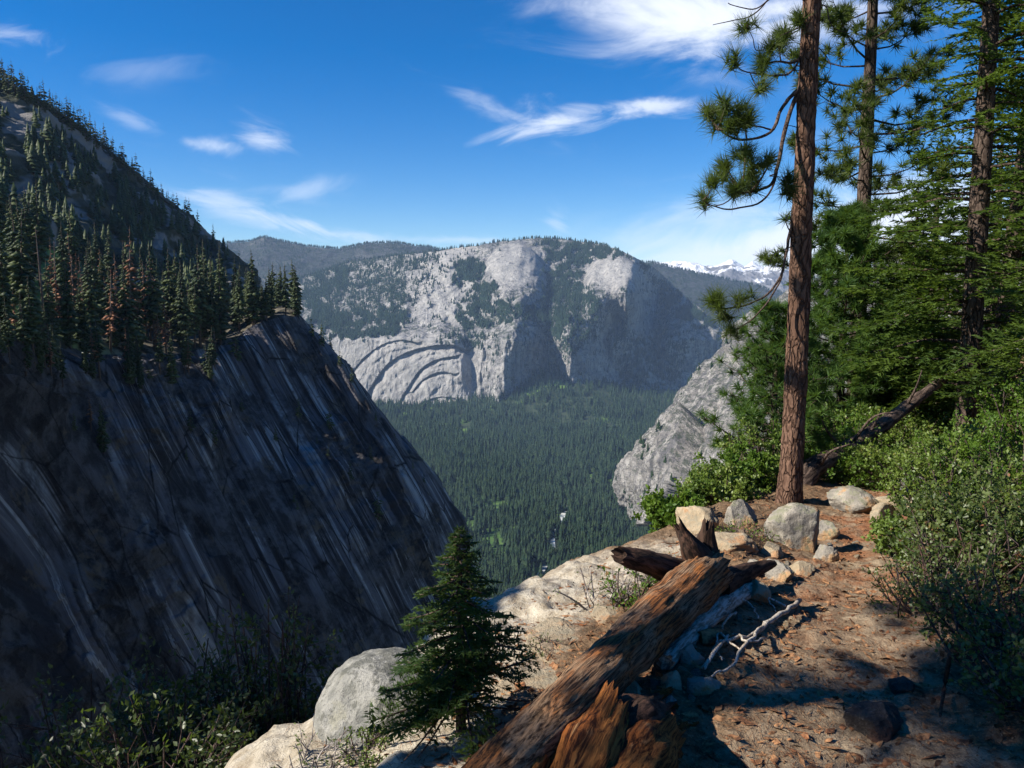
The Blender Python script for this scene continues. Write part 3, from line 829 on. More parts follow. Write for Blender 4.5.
def snag_tree(name, h):
    t = thing(name, 'bare snag', 'tree')
    m = MB(); m.tube([(0, 0, -0.6), (0.1, 0, h * .5), (0.0, .1, h)], [h * .014, h * .01, h * .002], 5)
    for b in range(16):
        z = h * (.3 + .66 * b / 15); an = b * 2.4; L = (h - z) * .16 + .5
        m.tube([(0, 0, z), (math.cos(an) * L, math.sin(an) * L, z - .15 * L)], [.06, .02], 3, False)
    m.build('trunk', M_fbark, t)
    return t


protos = [conifer('conifer', 26, 3.7, 36, 9, M_con1, .10, .14, tri=3), conifer('conifer', 24, 3.1, 34, 9, M_con1, .20, .22, .5, tri=3),
          conifer('conifer', 28, 4.2, 32, 9, M_con1, .30, .30, -.6, tri=3), conifer('conifer', 22, 3.8, 30, 9, M_con1, .06, .08, tri=3)]
p_brown = [conifer('dying_conifer', 25, 2.7, 24, 6, M_con2, .18, .35, tri=3), conifer('dying_conifer', 22, 2.4, 22, 6, M_con2, .25, .45, .4, tri=3)]
p_snag = [snag_tree('dead_conifer', 24)]
p_small = [conifer('conifer', 14, 3.2, 12, 8, M_con1, .04, .05, tri=3), conifer('conifer', 13, 2.6, 11, 7, M_con1, .10, .08, tri=3), conifer('conifer', 15, 3.8, 11, 7, M_con1, .10, .15, tri=3)]
used = set()


def plant(pr, loc, s, label, group):
    rz = rng.uniform(0, 6.28); tl = (rng.normal() * .02, rng.normal() * .02)
    if pr.name not in used:
        used.add(pr.name); pr.location = loc; pr.rotation_euler = (*tl, rz); pr.scale = (s, s, s); pr['label'] = label; pr['group'] = group; return pr
    return dup(pr, loc, rz, s, label, group, tl)


def on_grid(Gr, px, py):
    """the point of a terrain grid that shows nearest to a photograph position"""
    qx, qy = to_px(Gr); d = (qx - px) ** 2 + (qy - py) ** 2
    return Gr[np.unravel_index(np.argmin(d), d.shape)]


# trees that stand out, each with its own words: (px, base row, height px, prototype, label)
SPECIAL = [
    (255, 326, 76, protos[0], 'tall dark conifer at the left end of the clump on the cliff knoll'),
    (274, 324, 62, protos[3], 'dense conifer in the middle of the clump on the cliff knoll'),
    (292, 322, 52, protos[0], 'rightmost large conifer of the clump on the cliff knoll'),
    (131, 345, 118, p_brown[0], 'tall rust brown dying conifer rising above the ledge forest'),
    (110, 352, 84, p_brown[1], 'rust brown half bare conifer beside the tallest brown one'),
    (146, 340, 78, p_brown[0], 'brown dying conifer just right of the tallest brown one'),
    (18, 350, 128, protos[2], 'thin topped conifer with high bare trunk by the grassy patch'),
    (104, 452, 52, protos[3], 'small green conifer alone on the raking cliff ledge'),
    (92, 430, 42, p_brown[1], 'small rust brown conifer on the raking cliff ledge'),
    (8, 385, 52, p_brown[0], 'brown dying conifer at the cliff edge by the left border'),
    (82, 372, 62, protos[3], 'bright green young conifer at the brink of the shaded cliff'),
    (45, 350, 120, p_snag[0], 'grey bare dead conifer standing over the grassy patch'),
]
for (px, py, hp, pr, lab) in SPECIAL:
    Gd = GL if py > 410 else GB
    q = on_grid(Gd, px, py)
    hh = hp / FPX * q[1]; base = {protos[0].name: 26, protos[2].name: 28, protos[3].name: 22, p_brown[0].name: 25, p_brown[1].name: 22, p_snag[0].name: 24}[pr.name]
    plant(pr, q, hh / base, lab, 'singled out trees of the cliff ledge')
# the ledge forest
cnt = 0; tries = 0; placed = []
while cnt < 152 and tries < 6000:
    tries += 1
    px = rng.uniform(-12, 300) if cnt > 22 else rng.uniform(-140, -12); f = rng.uniform(0, 1)
    lo = np.interp(px, [0, 55, 140, 215, 262, 301], [340, 352, 359, 350, 326, 321]); hi = np.interp(px, [0, 60, 130, 200, 258, 296], [262, 282, 308, 318, 314, 316])
    py = lo + (hi - lo) * f
    if px < 70 and 275 < py < 338 and rng.uniform() < 0.75: continue      # the grassy patch
    q = on_grid(GB, px, py)
    if any((q[0] - a[0]) ** 2 + (q[1] - a[1]) ** 2 < 3.2 ** 2 for a in placed): continue
    placed.append(q); cnt += 1
    u = rng.uniform()
    if 50 < px < 170 and u < 0.42:
        plant(p_brown[rng.integers(2)], q - np.array([0, 0, .3]), rng.uniform(.6, 1.05), 'rust brown dying conifer in the forest on the cliff ledge', 'brown dying conifers on the cliff ledge')
    elif u > 0.95:
        plant(p_snag[0], q, rng.uniform(.6, 1.0), 'grey bare dead conifer in the forest on the cliff ledge', 'bare dead conifers on the cliff ledge')
    else:
        sz = rng.uniform(.7, 1.25) * (0.8 if px > 235 else 1)
        plant(protos[rng.integers(4)], q - np.array([0, 0, .3]), sz, 'dark green conifer in the dense forest on the cliff ledge', 'green conifers on the cliff ledge')
# a few on the cliff's edge to the right and on its ribs
for (px, py, hp) in [(322, 345, 26), (331, 356, 22), (340, 366, 18), (352, 382, 16), (362, 396, 14), (312, 336, 20), (376, 420, 12), (395, 440, 13), (378, 520, 34), (236, 362, 40), (206, 372, 30), (62, 372, 24), (150, 380, 24), (398, 452, 13), (413, 468, 12), (424, 482, 12)]:
    q = on_grid(GL, px, py)
    plant(p_small[rng.integers(3)], q - np.array([0, 0, .4]), hp / FPX * q[1] / 14, 'small conifer clinging to the steep edge of the shaded cliff', 'small conifers clinging to the cliff edge')
for i in range(34):                                                   # stragglers down over the rim
    px = rng.uniform(-10, 240); py = np.interp(px, [0, 55, 140, 215, 262], [350, 364, 374, 366, 340]) + abs(rng.normal()) * 9
    q = on_grid(GL, px, py)
    pr_ = protos[rng.integers(4)] if rng.uniform() < .75 else p_brown[rng.integers(2)]
    plant(pr_, q - np.array([0, 0, .5]), rng.uniform(.28, .62), 'young conifer rooted on the broken rim of the shaded cliff', 'young conifers on the cliff rim')
for i in range(14):
    px = rng.uniform(20, 380); py = np.interp(px, [0, 140, 260, 340, 400], [390, 400, 385, 410, 470]) + rng.uniform(8, 120)
    q = on_grid(GL, px, py)
    plant(p_small[rng.integers(3)], q - np.array([0, 0, .4]), rng.uniform(.25, .6) * q[1] / 250, 'stunted conifer rooted in a crack of the shaded cliff face', 'stunted conifers on the cliff face')
# hillside and skyline
for i in range(95):
    f = (i + rng.uniform(-.4, .4)) / 95; px = -6 + 248 * f
    if 190 < px < 240 and rng.uniform() < .55: continue
    py = np.interp(px, [0, 60, 115, 165, 205, 239], [84, 116, 158, 199, 233, 268]) + rng.uniform(0, 6)
    q = on_grid(GH[:int(.84 * nv)], px, py)
    plant(p_small[rng.integers(3)], q - np.array([0, 0, .8]), rng.uniform(.9, 2.0) * (1 if px < 120 else .8), 'small dark conifer on the skyline of the steep hillside', 'conifers along the hillside skyline')
hp_ = []
while len(hp_) < 850:
    px = rng.uniform(-20, 240); t = rng.uniform(0.0, 1)
    s_ = np.interp(px, [0, 60, 115, 165, 205, 239], [84, 116, 158, 199, 233, 268]); py = s_ + (np.interp(px, [0, 60, 120, 180, 240], [235, 262, 290, 310, 320]) - s_) * t
    if fbm(np.array([px / 30, py / 30, 3.0]), 3) + 0.25 - 0.5 * (t < .07) < rng.uniform(0, .5): continue
    hp_.append(on_grid(GH, px, py))
hp_ = np.array(hp_) - np.array([0, 0, .8])
h = rng.uniform(3, 17, len(hp_)); r = h * rng.uniform(.16, .28, len(hp_)) + .5
tree_batch(hp_, h, r, 6, 7, M_con1, 'hillside_forest', 'dark conifers and brush scattered over the steep hillside', 'forest')
# ------------------------------------------------------------------ near ground: the trail on the brink
EDGE = np.array([(-0.6, -8), (-0.75, 0.5), (-0.95, 2.6), (-1.08, 3.7), (-0.98, 4.4), (-0.62, 5.2), (-0.1, 6.1), (0.45, 6.9), (1.05, 7.8), (1.75, 8.6), (2.45, 9.5), (3.0, 10.6), (3.5, 12.5), (5.2, 16), (9.3, 24), (17, 40), (31, 70)], float)
PATHL = np.array([(0.7, -8), (0.9, 0), (1.25, 2.5), (1.75, 4.2), (2.6, 6.0), (3.6, 7.8), (4.5, 9.6), (5.0, 10.8), (5.6, 12.5), (7.5, 16), (14, 24)], float)


def sd_poly(x, y, pl):
    """distance to an open polyline, positive on its left"""
    best = np.full(x.shape, 1e9); sg = np.zeros(x.shape)
    for (x1, y1), (x2, y2) in zip(pl[:-1], pl[1:]):
        dx, dy = x2 - x1, y2 - y1; L = dx * dx + dy * dy
        t = np.clip(((x - x1) * dx + (y - y1) * dy) / L, 0, 1)
        d = np.hypot(x - x1 - t * dx, y - y1 - t * dy)
        s = dx * (y - y1) - dy * (x - x1)
        m = d < best; best = np.where(m, d, best); sg = np.where(m, s, sg)
    return best * np.where(sg >= 0, 1, -1)


def hgt(x, y, fine=True):
    x = np.asarray(x, float); y = np.asarray(y, float)
    e = sd_poly(x, y, EDGE)
    e = e + 0.12 * noise(np.stack([x * 1.3, y * 1.3, x * 0 + 2], -1))
    p = sd_poly(x, y, PATHL)                       # positive left of the trail's centre
    z = -1.6 - 0.10 * y
    z = z - 0.24 * smooth(1.5, 0.0, -e) * smooth(9, 5, y)           # the sandy shelf dips to the brink
    o = np.clip(e, 0, None); back_ = np.maximum(smooth(5.2, 3.8, y + 0.25 * (x + 2.0)), smooth(-1.25, -1.9, x) * smooth(7.4, 6.2, y))                    # behind and left of the viewer the slope is gentler
    k0 = 0.5 + 0.5 * smooth(6.5, 9.0, y)                                         # width of the brow
    fall = 0.62 * np.minimum(o, k0) + 3.2 * np.clip(o - k0, 0, None)
    soft = np.where(o < 2.5, 0.55 * o + 0.26 * o * o, 0.55 * 2.5 + 1.625 + 1.45 * (o - 2.5))
    z = z - (fall * (1 - back_) + soft * back_)
    b = np.clip(-p - 0.75, 0, None)
    z = z + np.where(b < 2, 0.10 * b + 0.075 * b * b, 0.5 + 0.34 * (b - 2)) * smooth(1, 5, y + 2)
    z = z + 0.05 * smooth(0.5, 1.0, p) * smooth(1.6, 1.0, p)         # low shoulder between trail and log
    z = z - 0.05 * np.exp(-(p / 0.5) ** 2)
    q = np.stack([x, y, x * 0], -1)
    z = z + 0.10 * noise(q * 0.8 + 3) + 0.04 * noise(q * 2.3)
    if fine:
        z = z + 0.028 * fbm(q * 6.0, 4) + 0.02 * np.maximum(0, ridged(q * 3.1 + 4, 2)) * smooth(0.3, 0.9, np.abs(p))
        z = z + 0.05 * fbm(q * 3.0 + 9, 3) * smooth(-1.2, -0.3, e)
    return z


def gp(px, py, lift=0.0):
    """where the line of sight through a photograph position meets the near ground"""
    d = P(px, py, 1.0); t = np.concatenate([np.arange(1.2, 14, 0.01), np.arange(14, 45, 0.05)])
    q = d[None, :] * t[:, None]
    k_ = np.nonzero(q[:, 2] < hgt(q[:, 0], q[:, 1], False) + lift)[0]
    return q[k_[0]] if len(k_) else q[-1]


def at_y(px, Y):
    """ground point under picture column px at distance Y"""
    x = (px - 512) / FPX * Y * 1.0
    for _ in range(6):
        z = float(hgt(np.array([x]), np.array([Y]), False)[0]); f = Y * CP - z * SP; x = (px - 512) / FPX * f
    return np.array([x, Y, z])


def graded(a, b, c, d, s_in, s_out):
    mid = np.arange(b, c, s_in); l = b - np.cumsum(s_in * 1.06 ** np.arange(1, 400)); r = c + np.cumsum(s_in * 1.06 ** np.arange(1, 400))
    return np.concatenate([l[l > a][::-1], mid, r[r < d]])


xs = graded(-14, -1.6, 5.6, 60, 0.025, 1); ys = graded(-9, 2.2, 9.5, 75, 0.028, 1)
X, Yg = np.meshgrid(xs, ys)
Z = hgt(X, Yg)
e_ = sd_poly(X, Yg, EDGE); p_ = sd_poly(X, Yg, PATHL)
n3 = fbm(np.stack([X * 0.9, Yg * 0.9, X * 0 + 6], -1), 4); n4 = fbm(np.stack([X * 3.2, Yg * 3.2, X * 0 + 6], -1), 3)
sand = smooth(-1.15, -0.75, e_ + 0.2 * n3) * smooth(8.6, 6.8, Yg) * smooth(1.2, 0.4, e_ + .4 * n3)      # pale granite shelf
worn = smooth(0.85, 0.35, np.abs(p_) + 0.22 * n3)                                                        # trodden trail
duff = smooth(4.6, 6.6, Yg + 0.6 * n4)                                                                    # redder soil further up
mb = MB(); mb.grid(np.stack([X, Yg, Z], -1))
k = NT('trail_ground'); p = k.pos(); f = k.n('ShaderNodeSeparateXYZ', {0: k.attr('flow')})
n1 = k.noise(p, 9.0, 6, 0.7); n2 = k.noise(p, 38.0, 5, 0.7); n5 = k.noise(p, 2.2, 5, 0.6)
duffc = k.mix(k.ramp(n1, 0.35, 0.65), (0.075, 0.050, 0.030), (0.21, 0.135, 0.078))
duffc = k.mix(k.ramp(n2, 0.54, 0.64), duffc, (0.27, 0.185, 0.115))
trail = k.mix(k.ramp(n1, 0.35, 0.66), (0.16, 0.115, 0.074), (0.33, 0.255, 0.170))
trail = k.mix(k.math('MULTIPLY', k.ramp(n5, 0.40, 0.60), k.math('ADD', k.math('MULTIPLY', f.outputs[2], 0.75), 0.12)), trail, (0.23, 0.092, 0.040))
trail = k.mix(k.ramp(n2, 0.58, 0.66), trail, (0.36, 0.265, 0.165))
sandc = k.mix(k.ramp(n1, 0.34, 0.66), (0.30, 0.25, 0.18), (0.50, 0.45, 0.36))
sandc = k.mix(k.math('MULTIPLY', k.ramp(k.noise(p, (5, 5, 14), 6, 0.7), 0.55, 0.68), 0.8), sandc, (0.20, 0.17, 0.15))
col = k.mix(f.outputs[1], duffc, trail); col = k.mix(f.outputs[0], col, sandc)
hh = k.math('ADD', k.math('MULTIPLY', n1, 0.7), k.math('MULTIPLY', n2, 0.45))
M_ground = k.out(k.surf(col, 0.95, k.bump(hh, 0.05), 0.1))
gr = link('trail', mb.mesh('trail', M_ground, True, np.stack([sand, worn, duff], -1).reshape(-1, 3)))
struct(gr, 'structure', 'reddish dirt trail and pale granite shelf at the brink', 'ground')

# ------------------------------------------------------------------ materials of the near things
def bark_mat(name, dark, mid, lite, plate=(9.0, 9.0, 2.6), dist=0.02):
    k = NT(name); p = k.obj()
    w = k.n('ShaderNodeVectorMath', {0: p, 1: k.scale(k.n('ShaderNodeTexNoise', {'Vector': k.scale(p, 4.0), 'Scale': 1.0, 'Detail': 3.0}).outputs[1], 0.16)}, operation='ADD').outputs[0]
    v = k.vor(w, plate, 'DISTANCE_TO_EDGE'); n = k.noise(p, (30, 30, 9), 5, 0.7)
    col = k.mix(k.ramp(n, 0.34, 0.66), mid, lite)
    col = k.mix(k.ramp(k.noise(p, 1.6, 3), 0.5, 0.7), col, mid)
    col = k.mix(k.ramp(k.math('ADD', v, k.math('MULTIPLY', n, 0.22)), 0.08, 0.24), dark, col)
    h = k.math('ADD', k.ramp(v, 0.0, 0.16), k.math('MULTIPLY', n, 0.45))
    return k.out(k.surf(col, 0.95, k.bump(h, dist), 0.1))


M_pbark = bark_mat('pine_bark', (0.040, 0.022, 0.015), (0.085, 0.048, 0.033), (0.175, 0.105, 0.072), (17.0, 17.0, 4.2), 0.02)
M_gbark = bark_mat('grey_bark', (0.014, 0.010, 0.008), (0.048, 0.033, 0.026), (0.115, 0.085, 0.068), (11, 11, 3.0))
M_limb = bark_mat('limb_bark', (0.02, 0.013, 0.010), (0.065, 0.042, 0.033), (0.13, 0.095, 0.075), (30, 30, 14), 0.006)


def wood_mat(name, cols, stripes=(60, 60, 3.0), dist=0.02, patch=None):
    """weathered wood: grain along the object's own z"""
    k = NT(name); p = k.obj()
    g = k.noise(p, stripes, 6, 0.7, 0.3); b = k.noise(p, (5, 5, 1.6), 5, 0.65)
    col = k.mix(k.ramp(g, 0.36, 0.62), cols[0], cols[1])
    col = k.mix(k.ramp(b, 0.46, 0.60), col, k.mix(k.ramp(g, 0.4, 0.62), cols[0], cols[2]))
    if patch: col = k.mix(k.ramp(k.noise(p, (3, 3, 1.2), 4, 0.7), 0.54, 0.62), col, k.mix(k.ramp(g, 0.38, 0.60), cols[0], patch))
    return k.out(k.surf(col, 0.9, k.bump(k.math('ADD', g, k.math('MULTIPLY', b, 0.5)), dist), 0.15))


M_log = wood_mat('weathered_log', ((0.040, 0.022, 0.013), (0.34, 0.215, 0.125), (0.36, 0.135, 0.042)), (75, 75, 3.0), 0.02, (0.40, 0.15, 0.042))
M_rot = wood_mat('rotten_wood', ((0.045, 0.014, 0.006), (0.46, 0.175, 0.045), (0.36, 0.115, 0.030)), (60, 60, 3.0), 0.03, (0.38, 0.22, 0.10))
M_grey = wood_mat('bleached_wood', ((0.16, 0.13, 0.10), (0.55, 0.50, 0.43), (0.44, 0.36, 0.28)), (60, 60, 8), 0.006)
M_dkwood = wood_mat('dark_wood', ((0.012, 0.008, 0.006), (0.075, 0.045, 0.032), (0.11, 0.055, 0.035)), (40, 40, 5), 0.015)
M_deadlog = wood_mat('fallen_trunk_bark', ((0.02, 0.014, 0.012), (0.14, 0.10, 0.08), (0.10, 0.07, 0.055)), (26, 26, 5), 0.02)
M_twig = wood_mat('twig_bark', ((0.03, 0.022, 0.020), (0.12, 0.09, 0.08), (0.10, 0.055, 0.045)), (60, 60, 20), 0.002)
M_gtwig = wood_mat('grey_twig', ((0.10, 0.085, 0.08), (0.36, 0.32, 0.29), (0.26, 0.22, 0.20)), (60, 60, 20), 0.002)


def rock_mat(name, a, b, lichen, stain, ns=5.0):
    k = NT(name); p = k.obj()
    n = k.noise(p, ns, 6, 0.7); f = k.noise(p, ns * 8, 5, 0.75)
    col = k.mix(k.ramp(n, 0.36, 0.64), a, b)
    col = k.mix(k.ramp(f, 0.55, 0.68), col, (0.10, 0.095, 0.09))
    col = k.mix(k.math('MULTIPLY', k.ramp(k.noise(p, ns * 0.55, 4, 0.6), 0.50, 0.60), 0.85), col, stain)
    lz = k.n('ShaderNodeSeparateXYZ', {0: k.n('ShaderNodeNewGeometry').outputs['Normal']}).outputs[2]
    col = k.mix(k.math('MULTIPLY', k.ramp(k.math('ADD', k.noise(p, ns * 1.6, 5, 0.75), k.math('MULTIPLY', lz, 0.10)), 0.56, 0.66), 0.8), col, lichen)
    return k.out(k.surf(col, 0.9, k.bump(k.math('ADD', k.math('MULTIPLY', f, 0.35), n), 0.03), 0.15))


M_rock = rock_mat('granite_boulder', (0.19, 0.175, 0.15), (0.36, 0.32, 0.26), (0.19, 0.19, 0.12), (0.38, 0.22, 0.10))
M_rockg = rock_mat('grey_boulder', (0.15, 0.15, 0.135), (0.31, 0.30, 0.27), (0.10, 0.10, 0.085), (0.25, 0.24, 0.19), 6.0)
M_rockt = rock_mat('tan_stone', (0.27, 0.21, 0.135), (0.43, 0.35, 0.24), (0.24, 0.21, 0.15), (0.34, 0.18, 0.085), 6.0)
M_rockd = rock_mat('dark_stone', (0.03, 0.026, 0.024), (0.09, 0.075, 0.065), (0.05, 0.05, 0.04), (0.10, 0.05, 0.035), 7.0)
M_chip = wood_mat('bark_chip', ((0.06, 0.03, 0.018), (0.36, 0.19, 0.09), (0.24, 0.10, 0.045)), (30, 30, 12), 0.006)

L_pine = leaf_mat('pine_needles', (0.034, 0.054, 0.013), (0.075, 0.100, 0.022), 2.2, 0.34)
L_pine2 = leaf_mat('bright_pine_needles', (0.030, 0.072, 0.014), (0.062, 0.118, 0.020), 1.4, 0.35)
L_fir = leaf_mat('fir_needles', (0.036, 0.068, 0.012), (0.082, 0.128, 0.020), 1.1, 0.38)
L_sap = leaf_mat('sapling_needles', (0.022, 0.046, 0.012), (0.052, 0.088, 0.016), 4.0, 0.32)
L_shrub = leaf_mat('shrub_leaves', (0.075, 0.125, 0.020), (0.150, 0.205, 0.036), 3.0, 0.35, 0.45, 0.4, (0.20, 0.20, 0.05))
L_oak = leaf_mat('dark_shrub_leaves', (0.045, 0.070, 0.018), (0.100, 0.130, 0.035), 4.0, 0.30, 0.45, 0.4, (0.24, 0.10, 0.05))
L_shade = leaf_mat('thicket_shade_leaves', (0.022, 0.034, 0.012), (0.055, 0.075, 0.020), 4.0, 0.25, 0.45, 0.4)  # darker copy of the shrub leaf colours, with the thicket's shade put in
L_bright = leaf_mat('fresh_leaves', (0.055, 0.115, 0.012), (0.105, 0.175, 0.020), 2.5, 0.40, 0.5, 0.3)

# ------------------------------------------------------------------ builders
def unit(v):
    v = np.asarray(v, float); return v / (np.linalg.norm(v, axis=-1, keepdims=True) + 1e-12)


def tufts(m, cs, ds, L, n, width, spread=0.95, back=0.25):
    """bottle-brush bunches of needles round the points cs, pointing along ds"""
    cs = np.asarray(cs, float); ds = unit(ds); N = len(cs)
    if N == 0: return
    c = np.repeat(cs, n, 0); d = np.repeat(ds, n, 0)
    rv = unit(rng.normal(size=(N * n, 3)))
    dirs = unit(d * rng.uniform(0.05, 1.0, (N * n, 1)) + rv * spread)
    L = np.repeat(np.broadcast_to(np.asarray(L, float), (N,)), n)
    ln = L * rng.uniform(0.7, 1.1, N * n)
    o = c - d * (L * back * rng.uniform(0, 1.2, N * n))[:, None]
    s = unit(np.cross(dirs, rng.normal(size=(N * n, 3)))) * (width * 0.5)
    t = o + dirs * ln[:, None]
    V = np.stack([o + s, o - s, t], 1).reshape(-1, 3)
    m.add(V, np.arange(len(V)).reshape(-1, 3))


def leaves(m, c, L, W, updir=0.5):
    """folded leaf blades at the points c"""
    c = np.asarray(c, float); N = len(c)
    if N == 0: return
    d = unit(rng.normal(size=(N, 3)) + np.array([0, 0, updir]))
    s = unit(np.cross(d, unit(rng.normal(size=(N, 3)) + np.array([0, 0, 0.6]))))
    nn = np.cross(d, s)
    l = (L * rng.uniform(0.6, 1.2, N))[:, None]; w = (W * rng.uniform(0.7, 1.2, N))[:, None]
    V = np.stack([c, c + d * l * .5 + s * w * .5 + nn * w * .18, c + d * l, c + d * l * .5 - s * w * .5 + nn * w * .18], 1).reshape(-1, 3)
    b = np.arange(N)[:, None] * 4
    m.add(V, np.concatenate([b + [0, 1, 2], b + [0, 2, 3]], 0))


def trunk_mesh(m, pts, rad, sides, rows, amp, flare=0.0):
    """a trunk with plated, furrowed bark; pts/rad are control points from the base up"""
    c = catmull(np.array(pts, float), rows); r = np.interp(np.linspace(0, 1, rows), np.linspace(0, 1, len(rad)), rad)
    th = np.arange(sides) * 2 * np.pi / sides
    z = c[:, 2:3] - c[0, 2]
    q = np.stack([np.cos(th)[None] * 2.2 + 0 * z, np.sin(th)[None] * 2.2 + 0 * z, z * 1.7 + 0 * th[None]], -1)
    pl = 1 - np.abs(noise(q * 1.25 + 0.4 * noise(q * 3)[..., None])) * 2
    rr = r[:, None] * (1 + 0.05 * noise(q * .6)) + amp * (0.8 - pl) + amp * 0.5 * fbm(q * 4, 3)
    rr = rr + flare * np.exp(-z / 0.28) * (1 + 0.5 * np.cos(th * 4 + 1)[None])
    G = c[:, None, :] + np.stack([np.cos(th)[None] * rr, np.sin(th)[None] * rr, 0 * rr], -1)
    G = np.concatenate([G, G[:, :1]], 1); m.grid(G)


def pine(name, label, loc, h, r, nb, z0, leafmat, barkmat, tn=24, tl=0.24, tw=0.013, lean=(0, 0), group=None, seed=0, tpb=9, bend=0.25, rad=None):
    t = thing(name, label, 'tree', loc, group)
    rad = rad or h * 0.014
    m = MB(); cx = lambda z: np.array([lean[0] * z / h, lean[1] * z / h, z])
    trunk_mesh(m, [cx(-0.4), cx(h * .25), cx(h * .5), cx(h * .75), cx(h)], [rad * 1.25, rad, rad * .8, rad * .5, rad * .06], 20, 90, rad * .07)
    c = MB(); cs = []; ds = []
    for b in range(nb):
        f = (b + rng.uniform(0, 1)) / nb; z = h * (z0 + (1 - z0) * f)
        L = r * (1 - f) ** 0.7 * rng.uniform(0.55, 1.1) + 0.05 * r
        if f < .12: L *= .75
        an = b * 2.4 + rng.uniform(-.5, .5)
        out = np.array([math.cos(an), math.sin(an), 0]); up = rng.uniform(-.25, .15) + .5 * f
        o = cx(z); p1 = o + out * L * .5 + np.array([0, 0, up * L * .5]); p2 = o + out * L + np.array([0, 0, up * L + bend * L])
        ax = catmull(np.array([o, p1, p2]), 6); m.tube(ax, np.linspace(.012 + .010 * L, .006, 6), 5, False)
        for q in range(max(3, int(tpb * (0.5 + L / r)))):
            g = rng.uniform(.35, 1.0) ** .8; a = ax[int(g * 5)] if g < 1 else ax[-1]
            a = o + (p1 - o) * min(1, g * 2) if g < .5 else p1 + (p2 - p1) * (g * 2 - 1)
            sd = rng.normal(size=3) * (.09 + .13 * L) * (1.15 - .6 * g) * np.array([1, 1, .6])
            e = a + sd + out * .05 * L + np.array([0, 0, .04 * L])
            m.tube([a, (a + e) / 2 + np.array([0, 0, -.02]), e], [.007, .005, .004], 3, False)
            cs.append(e); ds.append(unit(sd * .6 + out * .25 + np.array([0, 0, .22])))
    cs.append(cx(h)); ds.append(np.array([0, 0, 1.]))
    tufts(c, cs, ds, tl, tn, tw)
    m.build('trunk', barkmat, t, True); c.build('crown', leafmat, t)
    return t


def fir(name, label, loc, h, r, nb, z0, leafmat, barkmat, lean=(0, 0), group=None, dens=1.0, nl=0.085, nw=0.030, rad=None, droop=0.22, tws=0.16, deadlow=0.0):
    t = thing(name, label, 'tree', loc, group)
    rad = rad or h * 0.015
    m = MB(); cx = lambda z: np.array([lean[0] * z / h, lean[1] * z / h, z])
    trunk_mesh(m, [cx(-0.4 * min(1, h / 4)), cx(h * .25), cx(h * .5), cx(h * .75), cx(h)], [rad * 1.2, rad, rad * .75, rad * .45, rad * .05], 18, 80, rad * .05)
    c = MB(); O = []; E = []; S = []
    for b in range(nb):
        f = (b + rng.uniform(0, 1)) / nb; z = h * (z0 + (1 - z0) * f)
        L = r * (1 - f) ** 0.8 * rng.uniform(0.35, 1.2) + 0.03 * r
        an = b * 2.4 + rng.uniform(-.8, .8)
        out = np.array([math.cos(an), math.sin(an), 0]); side = unit(np.array([-out[1], out[0], rng.normal() * .28]))
        dr = -droop * rng.uniform(-.6, 2.2) * (1 - f * 1.3); o = cx(z)
        pts = np.array([o, o + out * L * .35 + np.array([0, 0, .02 * L]), o + out * L * .7 + np.array([0, 0, dr * L * .5]), o + out * L + np.array([0, 0, dr * L * .85])])
        ax = catmull(pts, 10); m.tube(ax, np.linspace(.006 * h ** .5 + .006 * L, .003, 10), 4, False)
        if f < deadlow: continue
        nt = max(5, int(L / tws * 1.4 * dens))
        g = np.linspace(.16, .99, nt)
        a = np.stack([np.interp(g, np.linspace(0, 1, 10), ax[:, i]) for i in range(3)], -1)
        for sg in (-1, 1):
            ln = L * .46 * (1 - g) ** .65 * rng.uniform(.7, 1.15, nt) + .07 * L
            d = unit(out[None] * rng.uniform(.55, .9, (nt, 1)) + sg * side[None] * rng.uniform(.6, 1, (nt, 1)) + np.array([0, 0, 1.]) * rng.normal(size=(nt, 1)) * .18 + np.array([0, 0, -.10]))
            O.append(a); E.append(a + d * ln[:, None]); S.append(np.repeat(side[None] * sg, nt, 0))
        O.append(ax[6:7]); E.append(ax[-1:] + out[None] * .04 * L); S.append(side[None])
    O = np.concatenate(O); E = np.concatenate(E)
    ln = np.linalg.norm(E - O, axis=1); cnt = np.clip((ln / (nl * .20) * dens).astype(int), 4, 40)
    idx = np.repeat(np.arange(len(O)), cnt); tt = rng.uniform(0.02, 1.0, len(idx))
    b0 = O[idx] + (E[idx] - O[idx]) * tt[:, None]; dv = unit(E[idx] - O[idx])
    sd = unit(np.cross(dv, np.array([0, 0, 1.]))) * rng.choice([-1, 1], len(idx))[:, None]
    nd = unit(dv * .75 + sd * rng.uniform(.5, 1.1, (len(idx), 1)) + np.array([0, 0, 1.]) * rng.normal(size=(len(idx), 1)) * .28)
    l = nl * rng.uniform(.7, 1.25, len(idx))[:, None]
    wv = unit(np.cross(nd, np.array([0, 0, 1.]) + .5 * rng.normal(size=(len(idx), 3)))) * nw * .5
    V = np.stack([b0 + wv, b0 - wv, b0 + nd * l], 1).reshape(-1, 3)
    c.add(V, np.arange(len(V)).reshape(-1, 3))
    m.build('trunk', barkmat, t, True); c.build('crown', leafmat, t)
    return t


